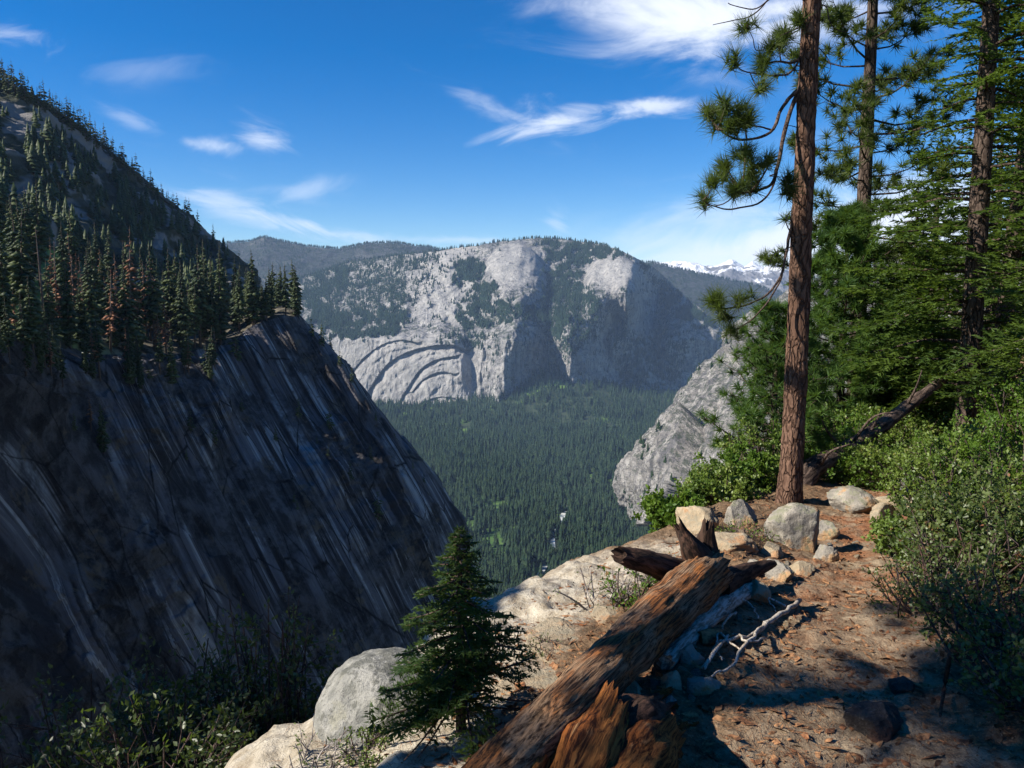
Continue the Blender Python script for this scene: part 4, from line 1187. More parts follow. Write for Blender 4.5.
def shrub(name, label, loc, R, H, stems, nleaf, LL, LW, leafmat, woodmat, group=None, flat=0.0, twig=5, bare=0.0, cat='shrub', thick=1.0):
    t = thing(name, label, cat, loc, group)
    w = MB(); lf = MB(); ends = []
    for s in range(stems):
        an = rng.uniform(0, 6.283); ra = R * rng.uniform(.15, 1.0) ** .6
        tip = np.array([math.cos(an) * ra, math.sin(an) * ra, H * rng.uniform(.45, 1.0) * (1 - .45 * (ra / R) ** 2)])
        b = np.array([math.cos(an) * R * .1, math.sin(an) * R * .1, -.08])
        mid = b + (tip - b) * .5 + rng.normal(size=3) * R * .10 + np.array([0, 0, -.08 * H])
        ax = catmull(np.array([b, mid, tip]), 7)
        w.tube(ax, np.linspace(.012, .004, 7) * thick * (H + R) ** .5, 4, False)
        for q in range(twig):
            g = rng.uniform(.35, 1); a = ax[int(g * 6)]
            e = a + rng.normal(size=3) * R * .17 + np.array([math.cos(an), math.sin(an), .6]) * R * .13
            mm = (a + e) / 2 + rng.normal(size=3) * R * .03
            w.tube([a, mm, e], np.array([.004, .003, .0015]) * thick * (H + R) ** .5, 3, False)
            if rng.uniform() >= bare: ends += [(mm, e, .6)] * 1
        if rng.uniform() >= bare: ends.append((ax[-2], ax[-1], 1))
    if ends:
        A = np.array([e[0] for e in ends]); B = np.array([e[1] for e in ends])
        i = rng.integers(0, len(ends), nleaf); g = rng.uniform(.1, 1.08, (nleaf, 1))
        c = A[i] + (B[i] - A[i]) * g + rng.normal(size=(nleaf, 3)) * R * .035
        leaves(lf, c, LL, LW)
    w.build('wood', woodmat, t); lf.build('foliage', leafmat, t)
    return t


def ico(sub):
    bm = bpy.data.meshes.new('tmp'); import bmesh
    b = bmesh.new(); bmesh.ops.create_icosphere(b, subdivisions=sub, radius=1.0)
    V = np.array([v.co[:] for v in b.verts]); T = np.array([[v.index for v in f.verts] for f in b.faces]); b.free(); bpy.data.meshes.remove(bm)
    return V, T


ICO = {s: ico(s) for s in (2, 3, 4, 5, 6)}


def rock(name, label, loc, size, mat, sub=4, cuts=9, rz=0.0, group=None, cat='rock', seed=None, rough=0.05, tilt=(0, 0), sink=0.36, keep=0.50):
    g = np.random.default_rng(seed if seed is not None else int(rng.integers(1e6)))
    V, T = ICO[sub]; V = V.copy()
    for c_ in range(cuts):                                    # planes cut angular faces
        n = g.normal(size=3) * np.array([1, 1, .8]); n /= np.linalg.norm(n); dd = g.uniform(keep, keep + .24)
        s = V @ n; V = V - np.clip(s - dd, 0, None)[:, None] * n[None] * .96
    o = g.uniform(0, 50, 3)
    V = V * (1 + 0.10 * noise(V * 1.3 + o)[:, None] + rough * fbm(V * 4 + o, 4)[:, None] - rough * .9 * np.clip(ridged(V * 2.6 + o, 3) - .9, 0, 9)[:, None])
    V = V * (np.array(size) / 2)
    V[:, 2] += size[2] * (.5 - sink)
    R_ = np.array(Matrix.Rotation(rz, 3, 'Z') @ Matrix.Rotation(tilt[0], 3, 'X') @ Matrix.Rotation(tilt[1], 3, 'Y'))
    V = V @ R_.T
    o = link(name, mesh_from(name, V, T, np.zeros((0, 4), int), mat, sub >= 4), None, loc)
    return tag(o, label, cat, group) if label else o


def along(name, mat, pts, rad, parent=None, sides=20, rows=80, amp=0.02, fl=1.0, label=None, cat=None, group=None, jag=(0, 0), hollow=0.0, sm=True):
    """a limb or log as one mesh whose own z axis runs along it (so that its grain does too)"""
    pts = np.array(pts, float); a, b = pts[0], pts[-1]
    zax = unit(b - a); ref = np.array([0, 0, 1.]) if abs(zax[2]) < .9 else np.array([1., 0, 0])
    xax = unit(np.cross(ref, zax)); yax = np.cross(zax, xax); Mx = np.stack([xax, yax, zax], 1)
    loc_ = (pts - a) @ Mx
    c = catmull(loc_, rows); r = np.interp(np.linspace(0, 1, rows), np.linspace(0, 1, len(rad)), rad)
    th = np.arange(sides) * 2 * np.pi / sides; zz = c[:, 2:3] + 0 * th[None]
    q = np.stack([np.cos(th)[None] + 0 * zz, np.sin(th)[None] + 0 * zz, zz * .45 / max(.05, r.max())], -1)
    o = rng.uniform(0, 40, 3)
    g = 1 + fl * (0.16 * noise(q * 1.1 + o) + 0.10 * fbm(q * np.array([4, 4, .8]) + o, 4))
    rr = r[:, None] * g + amp * ridged(q * np.array([5, 5, .7]) + o, 3) * .5
    G = np.stack([np.cos(th)[None] * rr + c[:, :1], np.sin(th)[None] * rr + c[:, 1:2], zz], -1)
    L = np.linalg.norm(loc_[-1])
    for end, jl in ((0, jag[0]), (1, jag[1])):                # splintered ends
        if jl:
            sp = jl * (rng.uniform(0, 1, sides) ** 2 + .5 * np.clip(noise(np.stack([np.cos(th) * 2, np.sin(th) * 2, th * 0 + 3.3 + end], -1)), 0, 1))
            wgt = smooth(.12, 0, np.linspace(0, 1, rows) if end == 0 else 1 - np.linspace(0, 1, rows))[:, None]
            G[..., 2] += (-1 if end == 0 else 1) * sp[None] * wgt
    m = MB(); m.grid(np.concatenate([G, G[:, :1]], 1))
    for ring, cc, s in ((G[0], c[0], .25), (G[-1], c[-1], -.25)):
        inner = cc + (ring - cc) * .55; inner[:, 2] = cc[2] + s * r[0] ; ct = cc + np.array([0, 0, s * r[0] * 1.2])
        V = np.concatenate([ring, inner, ct[None]]); j = np.arange(sides); j2 = (j + 1) % sides
        m.add(V, [(sides + int(i), sides + int(k2), 2 * sides) for i, k2 in zip(j, j2)], np.stack([j, j2, sides + j2, sides + j], -1))
    ob = m.build(name, mat, parent, sm)
    W = Matrix([[*xax, 0], [*yax, 0], [*zax, 0], [0, 0, 0, 1]]).transposed(); W.translation = Vector(a)
    if parent is not None: W = Matrix.Translation(parent.location).inverted() @ W
    ob.matrix_basis = W
    if label: tag(ob, label, cat, group)
    return ob
# ------------------------------------------------------------------ the tall pine beside the trail
b = gp(790, 503); YP = b[1]
t = thing('pine_tree', 'tall bare trunked pine with orange bark leaning over the brink', 'tree', b)
def pt(px, py, dy=0.0): return P(px, py, YP + dy) - b
m = MB()
trunk_mesh(m, [pt(788.5, 520), pt(795, 400), pt(800.5, 260), pt(806, 120), pt(812, 0), pt(818, -110), pt(824, -220), pt(830, -330)],
           [.135, .130, .124, .115, .104, .096, .09, .08, .07, .05], 64, 420, .011, .05)
tr = m.build('trunk', M_pbark, t, True)
LIMBS = [   # picture paths of the limbs and the bunches of needles they carry
    ([(806, 52), (792, 63), (775, 61), (763, 64)], -.25, .020, [(763, 66), (771, 46), (779, 40), (762, 60)]),
    ([(800, 58), (788, 74), (764, 74), (745, 73), (732, 60)], -.5, .014, [(732, 60), (760, 88)]),
    ([(801, 86), (790, 98), (781, 110), (771, 130), (753, 139), (734, 139), (718, 128)], -.8, .026, [(708, 108), (726, 101), (745, 118), (732, 124), (714, 122), (722, 114), (738, 110)]),
    ([(771, 130), (755, 126), (742, 126)], -.8, .012, [(746, 116), (737, 122)]),
    ([(799, 90), (786, 125), (778, 166), (772, 183), (756, 191), (738, 194)], -.6, .030, [(724, 163), (746, 152), (770, 163), (748, 177), (733, 186), (752, 184), (726, 172)]),
    ([(778, 160), (762, 166), (746, 160)], -.6, .012, [(741, 158), (752, 168)]),
    ([(777, 172), (765, 198), (732, 210), (712, 206), (703, 200)], -.7, .014, [(703, 200), (714, 182), (738, 192)]),
    ([(777, 172), (770, 176), (787, 176)], -.5, .010, [(789, 176), (790, 194)]),
    ([(805, 20), (798, 28), (780, 36)], -.3, .014, [(797, 20), (786, 34)]),
    ([(799, 30), (760, 50), (752, 38), (748, 26)], -.5, .008, [(747, 24)]),
    ([(795, 200), (789, 236), (786, 252), (782, 275), (765, 297), (744, 305), (722, 309)], -.45, .022, [(714, 297), (718, 305), (742, 298), (724, 314)]),
    ([(783, 270), (778, 285), (758, 314), (742, 326), (729, 333)], -.3, .014, [(731, 330)]),
    ([(810, 6), (790, -8), (771, -2), (754, 8), (728, 3)], -.6, .014, []),
    ([(771, -2), (753, 14), (734, 20), (713, 25)], -.6, .010, []),
    ([(816, 4), (826, 8), (832, 26), (846, 31)], .1, .010, []),
    ([(815, 46), (822, 52), (830, 66), (826, 76)], -.1, .008, []),
    ([(799, 240), (793, 246), (776, 252), (770, 262)], -.3, .010, []),
    ([(792, 236), (786, 222), (793, 208)], -.3, .009, []),
    ([(797, 128), (788, 127), (783, 130)], -.2, .006, []),
]
for path, off, rd, tfs in LIMBS:
    n_ = len(path); pts = np.array([pt(px, py, off * (i / (n_ - 1)) + .06 * math.sin(i * 2.1)) for i, (px, py) in enumerate(path)])
    m = MB(); ax = catmull(pts, 26); ax[1:-1] += .02 * np.stack([noise(ax[1:-1] * 3.1 + q_) for q_ in (3., 17., 29.)], -1)
    m.tube(ax, np.linspace(rd, rd * .35, 26), 7, True, .08)
    lb = m.build('branch', M_limb, t, True)
    if tfs:
        c = MB(); cs = []; ds = []
        for (px, py) in tfs:
            e = pt(px, py, off + rng.uniform(-.25, .25)); j = np.argmin(np.linalg.norm(ax - e, axis=1)); a = ax[j]
            s = MB()
            d = unit(e - a + np.array([0, 0, .05]))
            tw = catmull(np.array([a, a + (e - a) * .5 + np.array([0, 0, -.04]), e]), 6)
            m2 = MB(); m2.tube(tw, np.linspace(rd * .5, .007, 6), 5)
            for q in range(5): cs.append(e + rng.normal(size=3) * .035); ds.append(unit(d * .5 + np.array([0, 0, .35]) + rng.normal(size=3) * .35))
            m2.build('twig', M_limb, lb)
        tufts(c, cs, ds, .21, 55, .0085, .8, .35)
        c.build('needles', L_pine, lb)

# ------------------------------------------------------------------ other standing trees on the slope to the right
G_T = 'trees standing behind the trail'
p0 = at_y(853, 20.0)
pine('pine_tree', 'second pine with a bare lower trunk and clumped needles right of the tall one', p0, 17.5, 2.6, 74, .24, L_pine, M_gbark, tn=60, tl=.30, tw=.022, tpb=13, rad=.17)
p0 = at_y(964, 14.5)
fir('fir_tree', 'big dark trunked fir whose lowest boughs hang over the fallen trunk', p0, 18, 2.1, 175, .05, L_fir, M_gbark, rad=.16, droop=.14, nl=.11, nw=.04)
p0 = at_y(990, 18.0)
fir('fir_tree', 'fir with a pale lichened trunk leaning at the far right edge', p0, 19, 2.1, 170, .2, L_fir, M_gbark, lean=(1.0, 0), rad=.17, droop=.14, nl=.12, nw=.045)
p0 = at_y(772, 13.0)
pine('young_pine', 'bushy young pine growing close behind the left of the tall trunk', p0, 2.75, 1.25, 52, .04, L_pine2, M_gbark, tn=44, tl=.19, tw=.014, tpb=10, bend=.35, rad=.055)
p0 = at_y(838, 17.5)
pine('young_pine', 'taller young pine seen through the gap right of the tall trunk', p0, 5.2, 1.9, 90, .05, L_pine2, M_gbark, tn=64, tl=.21, tw=.019, tpb=14, bend=.35, rad=.08)
p0 = at_y(905, 17.0)
fir('fir_tree', 'mid sized bright green fir with layered boughs between the two pines and the dark fir', p0, 5.6, 2.1, 180, .04, L_fir, M_gbark, rad=.09, droop=.12, nl=.11, nw=.04)
p0 = at_y(1085, 11.0)
fir('fir_tree', 'green fir whose bough tips reach in from the right border', p0, 7.5, 1.8, 170, .08, L_fir, M_gbark, rad=.12)
p0 = at_y(1050, 22.0)
fir('fir_tree', 'tall dark fir at the back of the grove by the right border', p0, 18, 2.5, 150, .08, L_fir, M_gbark, rad=.26, nl=.14, nw=.055)
p0 = at_y(925, 27.0)
fir('fir_tree', 'slim fir showing between the second pine and the dark fir', p0, 9, 2.2, 120, .06, L_fir, M_gbark, rad=.2, nl=.16, nw=.065)
p0 = at_y(985, 33.0)
fir('fir_tree', 'dark fir filling the back of the grove behind the big trunk', p0, 12, 3.2, 140, .04, L_fir, M_gbark, rad=.26, nl=.19, nw=.075)

# trees down the slope behind the viewer's left; they throw the dappled shade over the foreground
def shade_tree(x, y, h, r, nb, z0, label):
    z = float(hgt(np.array([x]), np.array([y]), False)[0])
    return fir('fir_tree', label, (x, y, z), h, r, nb, z0, L_fir, M_gbark, rad=.2, nl=.13, nw=.05)
def crown_from(x, y, zc, top_, r, nb, label):
    z = float(hgt(np.array([x]), np.array([y]), False)[0]); shade_tree(x, y, top_ - z, r, nb, (zc - z) / (top_ - z), label)
crown_from(-8.2, -0.5, 5.65, 12.5, 1.7, 100, 'high crowned fir on the steep slope beside the viewer')
crown_from(-8.0, 1.15, 5.6, 12.0, 1.15, 85, 'slim high crowned fir throwing dappled shade on the trail')
crown_from(-8.6, 5.6, -3.0, 4.4, 2.4, 200, 'second low fir on the steep slope beyond the first')
crown_from(-8.3, 4.0, -3.0, 4.2, 2.5, 220, 'low fir on the steep slope shading the twiggy bushes')

# ------------------------------------------------------------------ sapling on the shelf
b = gp(461, 738)
fir('fir_sapling', 'small dark fir sapling standing alone on the pale granite shelf', b, 1.10 * b[1] / 3.9, .42 * b[1] / 3.9, 125, .12, L_sap, M_limb, nl=.030, nw=.010, rad=.022, tws=.040, dens=1.1, droop=.26, deadlow=.09)

# ------------------------------------------------------------------ the fallen log, its root end and rotten pieces
def lp(px, py, Y): return P(px, py, Y)
a0 = gp(470, 800, .18); a1 = gp(575, 700, .20); a2 = gp(640, 636, .22); a3 = gp(706, 574, .24)
t = thing('fallen_log', 'weathered fallen log lying down the slope from its dark forked root end', 'log', gp(600, 690))
along('trunk', M_log, [a0 + (a0 - a1) * .35, a0, a1, a2, a3], [.078, .083, .092, .106, .128, .15], t, 64, 260, .020, .8, jag=(.1, .16))
r0 = P(700, 572, a3[1])
along('root', M_dkwood, [P(706, 578, a3[1]), P(706, 560, a3[1] + .05), P(706, 545, a3[1] + .05), P(708, 531, a3[1])], [.14, .11, .07, .03], t, 22, 60, .015, 1.2, jag=(0, .10))
along('root', M_dkwood, [P(704, 572, a3[1]), P(696, 556, a3[1] - .05), P(688, 543, a3[1] - .1), P(680, 528, a3[1] - .1)], [.13, .095, .06, .02], t, 22, 60, .015, 1.2, jag=(0, .08))
along('root', M_dkwood, [P(676, 574, a3[1] - .1), P(655, 565, a3[1] - .25), P(636, 559, a3[1] - .35), P(622, 555, a3[1] - .4)], [.10, .075, .06, .045], t, 22, 60, .012, 1.1, jag=(0, .06))
along('root', M_dkwood, [P(716, 586, a3[1]), P(738, 576, a3[1] + .3), P(758, 568, a3[1] + .6), P(774, 564, a3[1] + .8)], [.10, .07, .045, .02], t, 18, 50, .012, 1.0)
G_R = 'broken pieces of rotten orange wood'
along('rotten_wood', M_rot, [gp(526, 795, .06), gp(548, 738, .10), gp(567, 704, .16)], [.10, .12, .075], None, 34, 90, .022, 1.7, 'upright splintered slab of orange rotten wood against the log', 'dead wood', G_R, (.06, .12))
along('rotten_wood', M_rot, [gp(572, 800, .06), gp(594, 752, .11), gp(612, 716, .15)], [.10, .12, .07], None, 34, 90, .024, 1.8, 'middle chunk of orange rotten wood with a ragged top', 'dead wood', G_R, (.06, .12))
along('rotten_wood', M_rot, [gp(618, 800, .03), gp(640, 766, .06), gp(662, 738, .06)], [.10, .13, .08], None, 34, 80, .022, 1.7, 'low crumbling chunk of orange rotten wood on the trail side', 'dead wood', G_R, (.05, .08))
along('rotten_wood', M_dkwood, [gp(600, 745, .05), gp(632, 724, .10), gp(655, 712, .07)], [.09, .11, .06], None, 30, 60, .022, 1.6, 'dark hollow chunk of rotten wood behind the orange ones', 'dead wood', G_R, (.05, .1))
along('bark_slab', M_grey, [gp(668, 660, .05), gp(712, 614, .07), gp(748, 590, .05)], [.035, .06, .05], None, 22, 70, .014, 1.3, 'long pale split slab of wood lying alongside the big log', 'dead wood', None, (.05, .08))
along('bark_slab', M_chip, [gp(700, 640, .03), gp(716, 636, .04), gp(730, 640, .03)], [.04, .05, .03], None, 16, 40, .012, 1.0, 'short orange brown slab of bark beside the bleached roots', 'dead wood', None, (.02, .03))
for (pts, r_, lab) in [
    ([(800, 600), (778, 616), (752, 634), (724, 640), (712, 650)], .016, 'thickest bleached dead branch curving over the rubble beside the trail'),
    ([(722, 604), (738, 600), (752, 606), (758, 618)], .011, 'bleached hooked root bending down above the pale slab'),
    ([(704, 668), (716, 650), (732, 634), (748, 640), (766, 640)], .012, 'forked bleached root lowest in the tangle beside the trail'),
    ([(714, 628), (728, 640), (742, 652)], .009, 'short thin bleached root crossing the tangle'),
    ([(768, 622), (744, 646), (730, 668), (712, 676)], .011, 'bleached root trailing down to the dark shade below the tangle'),
    ([(736, 612), (724, 624), (716, 646), (722, 660)], .009, 'thin bleached root standing at the left of the tangle'),
    ([(786, 606), (770, 598), (776, 612)], .008, 'small bleached fork at the upper end of the tangle'),
]:
    q = np.array([gp(px, py, .05 + .03 * (i % 2)) for i, (px, py) in enumerate(pts)]); ax = catmull(q, 24); ax[1:-1] += .02 * np.stack([noise(ax[1:-1] * 9. + q_) for q_ in (3., 17., 29.)], -1)
    m = MB(); m.tube(ax, np.linspace(r_, r_ * .45, 24), 8, True, .10)
    o_ = m.build('dead_root', M_grey, None, True); tag(o_, lab, 'root', 'bleached roots beside the trail')

fr = [along('wood_fragment', M_rot, [(0, 0, -50), (.5, .02, -49.95), (1, 0, -50)], [.14, .2, .10], None, 14, 24, .05, 2.0, 'x y', 'dead wood', None, (.15, .25)) for _ in range(3)]
for i in range(34):
    px = rng.uniform(560, 690); py = np.interp(px, [560, 620, 690], [768, 725, 690]) + rng.uniform(-14, 48)
    q = gp(px, py, .012); o_ = fr[i] if i < 3 else fr[i % 3].copy()
    if i >= 3: COL.objects.link(o_)
    s_ = rng.uniform(.04, .14); o_.matrix_basis = Matrix.Translation(Vector(q)) @ Matrix.Rotation(rng.uniform(0, 6.28), 4, 'Z') @ Matrix.Rotation(1.35 + .3 * rng.normal(), 4, 'X') @ Matrix.Diagonal((s_, s_, s_, 1))
    tag(o_, 'small splinter of orange rotten wood scattered around the broken log end', 'dead wood', 'splinters of rotten wood below the log')

# fallen trunk behind the pine
t = thing('dead_tree', 'grey brown fallen trunk propped across the bushes behind the pine', 'log', gp(815, 492))
q = [P(796, 500, 11.6), P(812, 470, 12.0), P(850, 448, 12.6), P(900, 412, 13.4), P(945, 378, 14.2)]
along('trunk', M_deadlog, q, [.17, .15, .13, .10, .06], t, 24, 120, .016, 1.0, jag=(.05, .05))
for path in ([(846, 452, 12.5), (828, 432, 12.3), (822, 420, 12.2)], [(850, 447, 12.6), (872, 418, 12.3), (896, 412, 12.1)], [(868, 436, 12.8), (878, 418, 12.9), (882, 408, 13)], [(905, 408, 13.5), (916, 388, 13.3), (922, 370, 13.2)], [(820, 466, 12), (830, 452, 11.6), (850, 444, 11.4)]):
    m = MB(); m.tube(catmull(np.array([P(*v_) for v_ in path]) - np.array(t.location), 10), np.linspace(.03, .008, 10), 6)
    m.build('branch', M_deadlog, t, True)

# ------------------------------------------------------------------ rocks
b = gp(372, 745)
rock('boulder', 'large rounded grey boulder at the left end of the granite shelf', b + np.array([.02, .40, -.10]), (.74, .9, .62), M_rockg, 6, 5, .3, seed=21, rough=.03, sink=.42, keep=.74)
RK = [  # px, py, width px, (w, d, h ratio), material, seed, label
    (796, 548, 74, (1, .8, .72), M_rock, 5, 'big angular orange stained rock at the foot of the tall pine'),
    (852, 512, 56, (1, .8, .55), M_rock, 8, 'pale lichened rock at the top of the trail right of the pine'),
    (722, 548, 74, (1, .8, .34), M_rockt, 3, 'smooth tan slab of rock behind the forked root end'),
    (694, 534, 60, (1, .8, .60), M_rockt, 12, 'grey rock among the bushes behind the forked root end'),
    (740, 524, 48, (1, .8, .6), M_rock, 15, 'small grey rock half hidden in the bush left of the pine'),
    (905, 512, 60, (1, .6, .32), M_rockt, 17, 'long flat tan rock edging the top of the trail'),
    (920, 494, 52, (1, .6, .5), M_rockg, 18, 'grey slanted rock behind the flat tan one at the trail head'),
    (770, 556, 34, (1, .9, .5), M_rockt, 19, 'small tan rock between the pine and the log shadow'),
    (752, 572, 26, (1, .9, .6), M_rock, 20, 'fist sized rock at the edge of the root shadow'),
    (826, 560, 24, (1, .8, .9), M_rock, 22, 'narrow dark grey stone standing at the edge of the trail'),
    (690, 664, 30, (1, .8, .8), M_rock, 23, 'pale blocky stone beside the lower end of the wood slab'),
    (650, 690, 26, (1, .9, .8), M_rockd, 24, 'small black stone wedged under the log'),
    (632, 698, 40, (1, .8, .5), M_rockt, 25, 'tan flat stone just below the black stone'),
    (618, 706, 26, (1, .8, .7), M_rock, 26, 'small pale stone touching the log above the rotten wood'),
    (664, 706, 40, (1, .7, .4), M_rockg, 27, 'flat grey green stone in the rubble beside the black one'),
    (876, 730, 74, (1, .8, .62), M_rockd, 28, 'dark jagged lump of rock on the shaded trail'),
    (905, 690, 40, (1, .7, .5), M_rockd, 29, 'small dark rock behind the jagged lump on the trail'),
    (672, 690, 36, (1, .8, .7), M_rockt, 31, 'tan angular stone between the black stone and the bleached roots'),
    (700, 690, 44, (1, .7, .5), M_rock, 32, 'flat stained stone at the shaded edge of the rubble'),
    (756, 600, 40, (1, .7, .6), M_rockt, 33, 'tan block of broken rock beside the upper end of the pale wood slab'),
    (776, 580, 46, (1, .7, .5), M_rock, 34, 'stained block of broken rock at the tip of the dark root'),
    (800, 572, 30, (1, .8, .6), M_rockt, 35, 'small tan block at the left edge of the trail'),
    (820, 536, 40, (1, .7, .5), M_rock, 36, 'low stained block right of the big rock by the pine'),
    (880, 520, 44, (1, .7, .5), M_rockt, 37, 'tan ledge block at the right end of the rocks across the trail head'),
]
for (px, py, w, pr, mt, sd, lab) in RK:
    if not w: continue
    q = gp(px, py); s = w / FPX * q[1] * 1.05
    rock('rock', lab, q, (s * pr[0], s * pr[1], s * pr[2] * 1.25), mt, 5, 11, sd * .7, None, seed=sd, rough=.06)
# pale ledges of the shelf
for (px, py, w, h_, sd, lab) in [(430, 722, 90, .10, 41, 'pale cracked granite block on the shelf left of the sapling'), (560, 648, 120, .05, 42, 'long pale granite ledge above the log'), (530, 694, 110, .05, 43, 'low pale granite block between the sapling and the log'), (610, 622, 70, .10, 44, 'grey brown rock step at the upper brink of the shelf'), (486, 672, 60, .10, 45, 'pale rock behind the sapling at the brink')]:
    q = gp(px, py); s = w / FPX * q[1]
    rock('granite_ledge', lab, q + np.array([0, .1, 0]), (s, s * .8, s * h_ * 1.5), M_rockt, 5, 12, .75 + sd, None, seed=sd, rough=.07, sink=.35)
# loose stones
G_S = 'loose stones on the rubble beside the log'
prot = [rock('stone', None, (0, 0, -50), (1, .8, .6), mt, 3, 9, 0, seed=60 + i, rough=.06) for i, mt in enumerate((M_rockt, M_rock, M_rockg))]
firsts = [True] * 3
def stone(q, s, rz, lab, grp):
    i = int(rng.integers(3))
    if firsts[i]: o = prot[i]; firsts[i] = False
    else: o = prot[i].copy(); COL.objects.link(o)
    o.location = q; o.scale = (s, s, s); o.rotation_euler = (rng.normal() * .3, rng.normal() * .3, rz); tag(o, lab, 'stone', grp)
for i in range(110):
    px = rng.uniform(590, 790); py = np.interp(px, [590, 640, 700, 790], [715, 690, 650, 585]) + rng.uniform(-8, 46)
    q = gp(px, py); stone(q, rng.uniform(.02, .10) * rng.uniform(.5, 1), rng.uniform(0, 6), 'small loose stone in the rubble between the log and the trail', G_S)
for i in range(26):
    px = rng.uniform(720, 880); py = np.interp(px, [720, 800, 880], [580, 552, 520]) + rng.uniform(-8, 30)
    q = gp(px, py); stone(q, rng.uniform(.03, .11), rng.uniform(0, 6), 'small loose stone along the upper edge of the trail', 'loose stones edging the trail')
for i in range(24):
    px = rng.uniform(400, 640); py = np.interp(px, [400, 520, 640], [690, 632, 590]) + rng.uniform(4, 70)
    q = gp(px, py); stone(q, rng.uniform(.02, .08), rng.uniform(0, 6), 'small loose stone on the pale granite shelf', 'loose stones on the shelf')

# ------------------------------------------------------------------ shrubs
G_B = 'green bushes on the brink left of the pine'
for (px, Y, R_, H, mt, n_, lab) in [
    (676, 9.0, .36, .42, L_bright, 3400, 'bright green bush behind the forked root end'),
    (716, 10.4, .5, .6, L_shrub, 4000, 'round green bush between the fork and the pine'),
    (742, 11.2, .5, .75, L_bright, 4200, 'tall green bush just left of the pine trunk'),
    (722, 11.2, .45, .55, L_shrub, 4000, 'green bush behind the others above the grey slope'),
    (765, 12.3, .6, 1.2, L_shrub, 3000, 'green bush half hidden by the pine trunk'),
]:
    shrub('bush', lab, at_y(px, Y), R_, H, 44, int(n_ * 2.0), .055, .034, mt, M_twig, G_B)
for (px, py, R_, H, mt, n_, LL, lab, bare) in [
    (636, 608, .30, .30, L_bright, 900, .035, 'small bright green tuft beside the log near its root end', 0),
    (600, 606, .38, .28, L_oak, 260, .02, 'dry grey brush at the upper brink of the shelf', .6),
    (545, 652, .12, .10, L_oak, 160, .02, 'tiny grey green herb on the granite shelf', .2),
    (368, 758, .16, .15, L_shrub, 900, .02, 'small green tuft growing in front of the grey boulder', 0),
    (318, 768, .22, .16, L_oak, 200, .02, 'dry twiggy brush at the foot of the grey boulder', .6),
    (745, 540, .3, .2, L_shrub, 420, .03, 'low straggling green plant between the tan slab and the pine', .1),
    (660, 580, .35, .22, L_oak, 260, .025, 'grey brushy twigs behind the log', .5),
]:
    shrub('shrub', lab, gp(px, py), R_, H, 26, n_, LL, LL * .5, mt, M_gtwig if bare > .3 else M_twig, None, bare=bare)
G_M = 'bushes crowding the right side of the trail'
for (px, Y, R_, H, mt, n_, LL, lab) in [
    (912, 7.2, .36, .45, L_shrub, 2600, .036, 'yellow green sunlit bush nearest the trail on its right side'),
    (968, 6.6, .62, .75, L_oak, 4600, .036, 'dark leafy bush behind the dead grey branches'),
    (1020, 6.2, .80, 1.0, L_oak, 5000, .036, 'dark leafy bush at the right border'),
    (955, 8.6, .70, 1.0, L_shrub, 4600, .036, 'green bush behind the yellow green one right of the trail'),
    (1010, 8.8, .90, 1.4, L_bright, 6500, .036, 'tall bright leaved bush under the firs at the right border'),
    (960, 11.0, .9, 1.0, L_shrub, 4500, .045, 'green bush at the foot of the dark trunk'),
    (1030, 11.5, 1.0, 1.7, L_bright, 5000, .045, 'tall green bush behind the bright leaved one'),
    (900, 12.0, .8, .75, L_shrub, 3600, .045, 'green bush below the fallen trunk'),
    (860, 12.4, .8, .7, L_bright, 3600, .045, 'green bush under the lower end of the fallen trunk'),
    (830, 14.5, 1.0, 1.0, L_bright, 4000, .05, 'green bush behind the fallen trunk beside the pine'),
    (890, 15.5, 1.2, 1.2, L_shrub, 4000, .055, 'broad green bush behind the fallen trunk'),
]:
    shrub('bush', lab, at_y(px, Y), R_, H, 48, int(n_ * 1.9), LL * 1.25, LL * .8, mt, M_twig, G_M)
shrub('bush', 'low shaded bush overhanging the trail on the right', at_y(935, 5.3), .42, .50, 34, 1900, .03, .017, L_oak, M_twig, G_M)
shrub('bush', 'shaded bush at the lower right corner', at_y(1015, 4.3), .5, .6, 40, 3000, .034, .022, L_oak, M_twig, G_M)
shrub('bush', 'dark bush cut off by the right border low in the corner', at_y(1060, 3.6), .45, .6, 40, 2600, .034, .022, L_oak, M_twig, G_M)
shrub('bush', 'shaded bush above the low one overhanging the trail', at_y(965, 5.6), .5, .7, 40, 3000, .034, .022, L_oak, M_twig, G_M)
G_L = 'twiggy shaded bushes in the lower left corner'
for (px, Y, top_, R_, n_, lab) in [(25, 5.2, 672, 1.0, 3000, 'leafy shaded bush at the left border of the lower left corner'), (110, 5.6, 668, .9, 2300, 'shaded twiggy bush next to the leftmost one'), (190, 5.8, 668, .9, 2300, 'shaded twiggy bush in the middle of the lower left thicket'), (262, 6.0, 606, .62, 1400, 'tallest upright twiggy bush of the lower left thicket'), (150, 4.6, 720, .8, 1800, 'low shaded bush at the bottom of the lower left thicket')]:
    pt_ = P(px, top_ - 36, Y); g = np.array([pt_[0], Y, float(hgt(pt_[:1], pt_[1:2], False)[0])]); H = max(.6, pt_[2] - g[2])
    shrub('bush', lab, g, R_, H, 80, n_ * 5, .050, .026, L_shade, M_twig, G_L, twig=9, bare=.2, thick=.7)

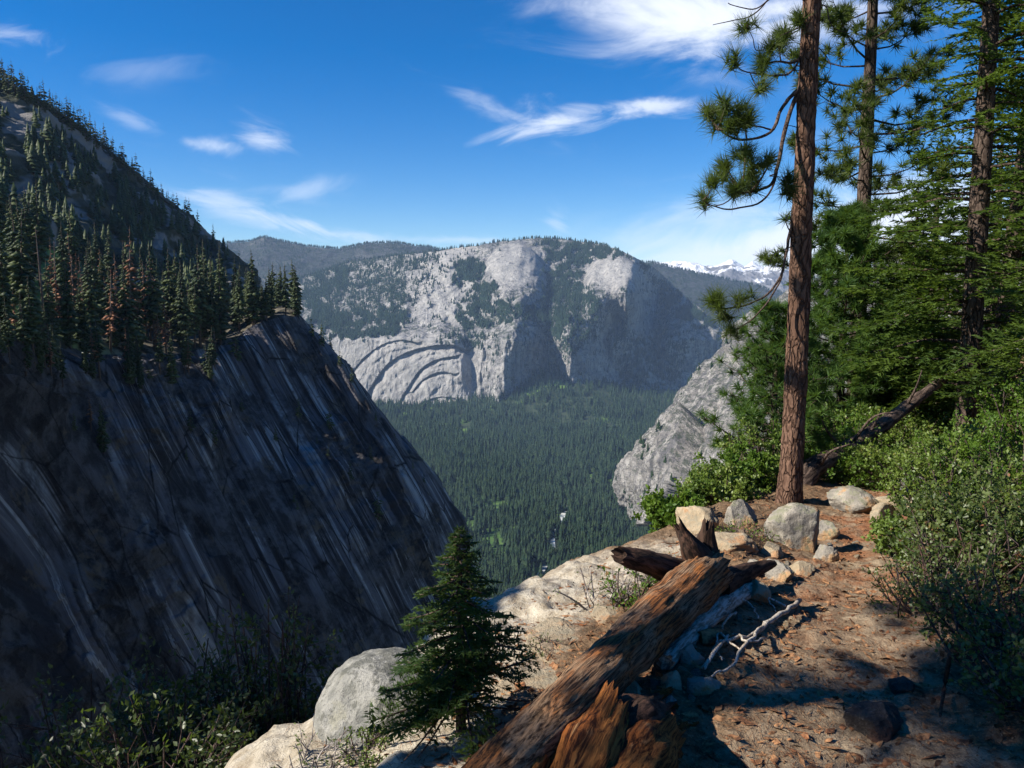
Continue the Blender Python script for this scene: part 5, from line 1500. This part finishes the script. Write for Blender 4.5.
# dead sticks
for (pts, r_, mt, lab) in [
    ([(950, 655), (944, 690), (940, 716)], .012, M_dkwood, 'thin dark dead stick standing by the shaded trail'),
    ([(1002, 640), (975, 612), (950, 592)], .010, M_grey, 'grey dead branch lying in the bushes right of the trail'),
    ([(925, 498), (922, 520), (925, 540)], .035, M_grey, 'short grey broken stump at the head of the trail'),
    ([(930, 560), (915, 548), (905, 545)], .012, M_grey, 'pale stick at the foot of the grey stump'),
    ([(868, 505), (890, 494), (905, 484)], .012, M_grey, 'thin grey stick leaning over the flat tan rock'),
]:
    q = np.array([gp(px, py, .04 + (.25 if (lab.startswith('thin dark') and i == 0) else .12 * i / len(pts))) for i, (px, py) in enumerate(pts)])
    m = MB(); m.tube(catmull(q, 14), np.linspace(r_, r_ * .5, 14), 8, True, .08)
    tag(m.build('dead_branch', mt, None, True), lab, 'branch', 'dead sticks by the trail')

# litter: bark flakes, needles and gravel that nobody could count
m = MB(); N = 26000
x = rng.uniform(-1.2, 5.5, N * 3); y = rng.uniform(2.2, 12, N * 3)
pd = np.abs(sd_poly(x, y, PATHL)); ed = sd_poly(x, y, EDGE)
kp = (ed < -.15) & (rng.uniform(0, 1, N * 3) < np.where(pd < 1.6, .55, .25) * np.exp(-(y - 2) / 5)); x, y = x[kp][:N], y[kp][:N]
c = np.stack([x, y, hgt(x, y) + .004], -1); n_ = len(c)
L_ = (rng.uniform(.08, 1, n_) ** 2.2 * .05 + .004)[:, None]; d = unit(np.stack([rng.normal(size=n_), rng.normal(size=n_), rng.normal(size=n_) * .25], -1)); s = unit(np.cross(d, np.array([0, 0, 1.]) + .4 * rng.normal(size=(n_, 3))))
up = np.cross(s, d) * .006; w_ = L_ * rng.uniform(.1, .7, (n_, 1))
V = np.stack([c - d * L_, c + s * w_, c + d * L_, c - s * w_, c + up], 1).reshape(-1, 3); b0 = np.arange(n_)[:, None] * 5
m.add(V, np.concatenate([b0 + [0, 1, 4], b0 + [1, 2, 4], b0 + [2, 3, 4], b0 + [3, 0, 4]], 0))
i = rng.integers(0, n_, 24000); c2 = c[i] + rng.normal(size=(24000, 3)) * (.25, .25, 0); c2[:, 2] = hgt(c2[:, 0], c2[:, 1]) + .005
d2 = unit(rng.normal(size=(24000, 3)) * (1, 1, .12)); s2 = np.stack([-d2[:, 1], d2[:, 0], 0 * d2[:, 0]], -1) * .0016; l2 = rng.uniform(.02, .055, (24000, 1))
V = np.stack([c2 - d2 * l2 + s2, c2 - d2 * l2 - s2, c2 + d2 * l2], 1).reshape(-1, 3); m.add(V, np.arange(len(V)).reshape(-1, 3))
for q_ in range(150):                                            # fallen twigs
    a_ = c[rng.integers(n_)]; d_ = unit(rng.normal(size=3) * (1, 1, 0)); l_ = rng.uniform(.04, .2)
    e_2 = a_ + d_ * l_; m_2 = (a_ + e_2) / 2 + rng.normal(size=3) * .012
    tri = np.array([a_, m_2, e_2]); tri[:, 2] = hgt(tri[:, 0], tri[:, 1]) + .008
    m.tube(tri, [.006, .005, .002], 4, False)
tag(m.build('litter', M_chip), 'brown bark flakes and needle litter strewn over the trail', 'litter', kind='stuff')
# ------------------------------------------------------------------ air between here and the far side of the valley
k = NT('haze')
vol = k.n('ShaderNodeVolumePrincipled', {'Color': (0.45, 0.66, 1.0), 'Density': 3.0e-5, 'Anisotropy': 0.0})
M_haze = k.out(None, vol.outputs[0])
mb = MB(); x0, x1, y0, y1, z0_, z1 = -4200, 5200, -60, 10600, -660, 640
V = [(x, y, z) for x in (x0, x1) for y in (y0, y1) for z in (z0_, z1)]
mb.add(V, None, [(0, 1, 3, 2), (4, 6, 7, 5), (0, 4, 5, 1), (2, 3, 7, 6), (0, 2, 6, 4), (1, 5, 7, 3)])
hz = mb.build('haze', M_haze); struct(hz, 'stuff', 'thin blue haze hanging over the valley', 'haze')
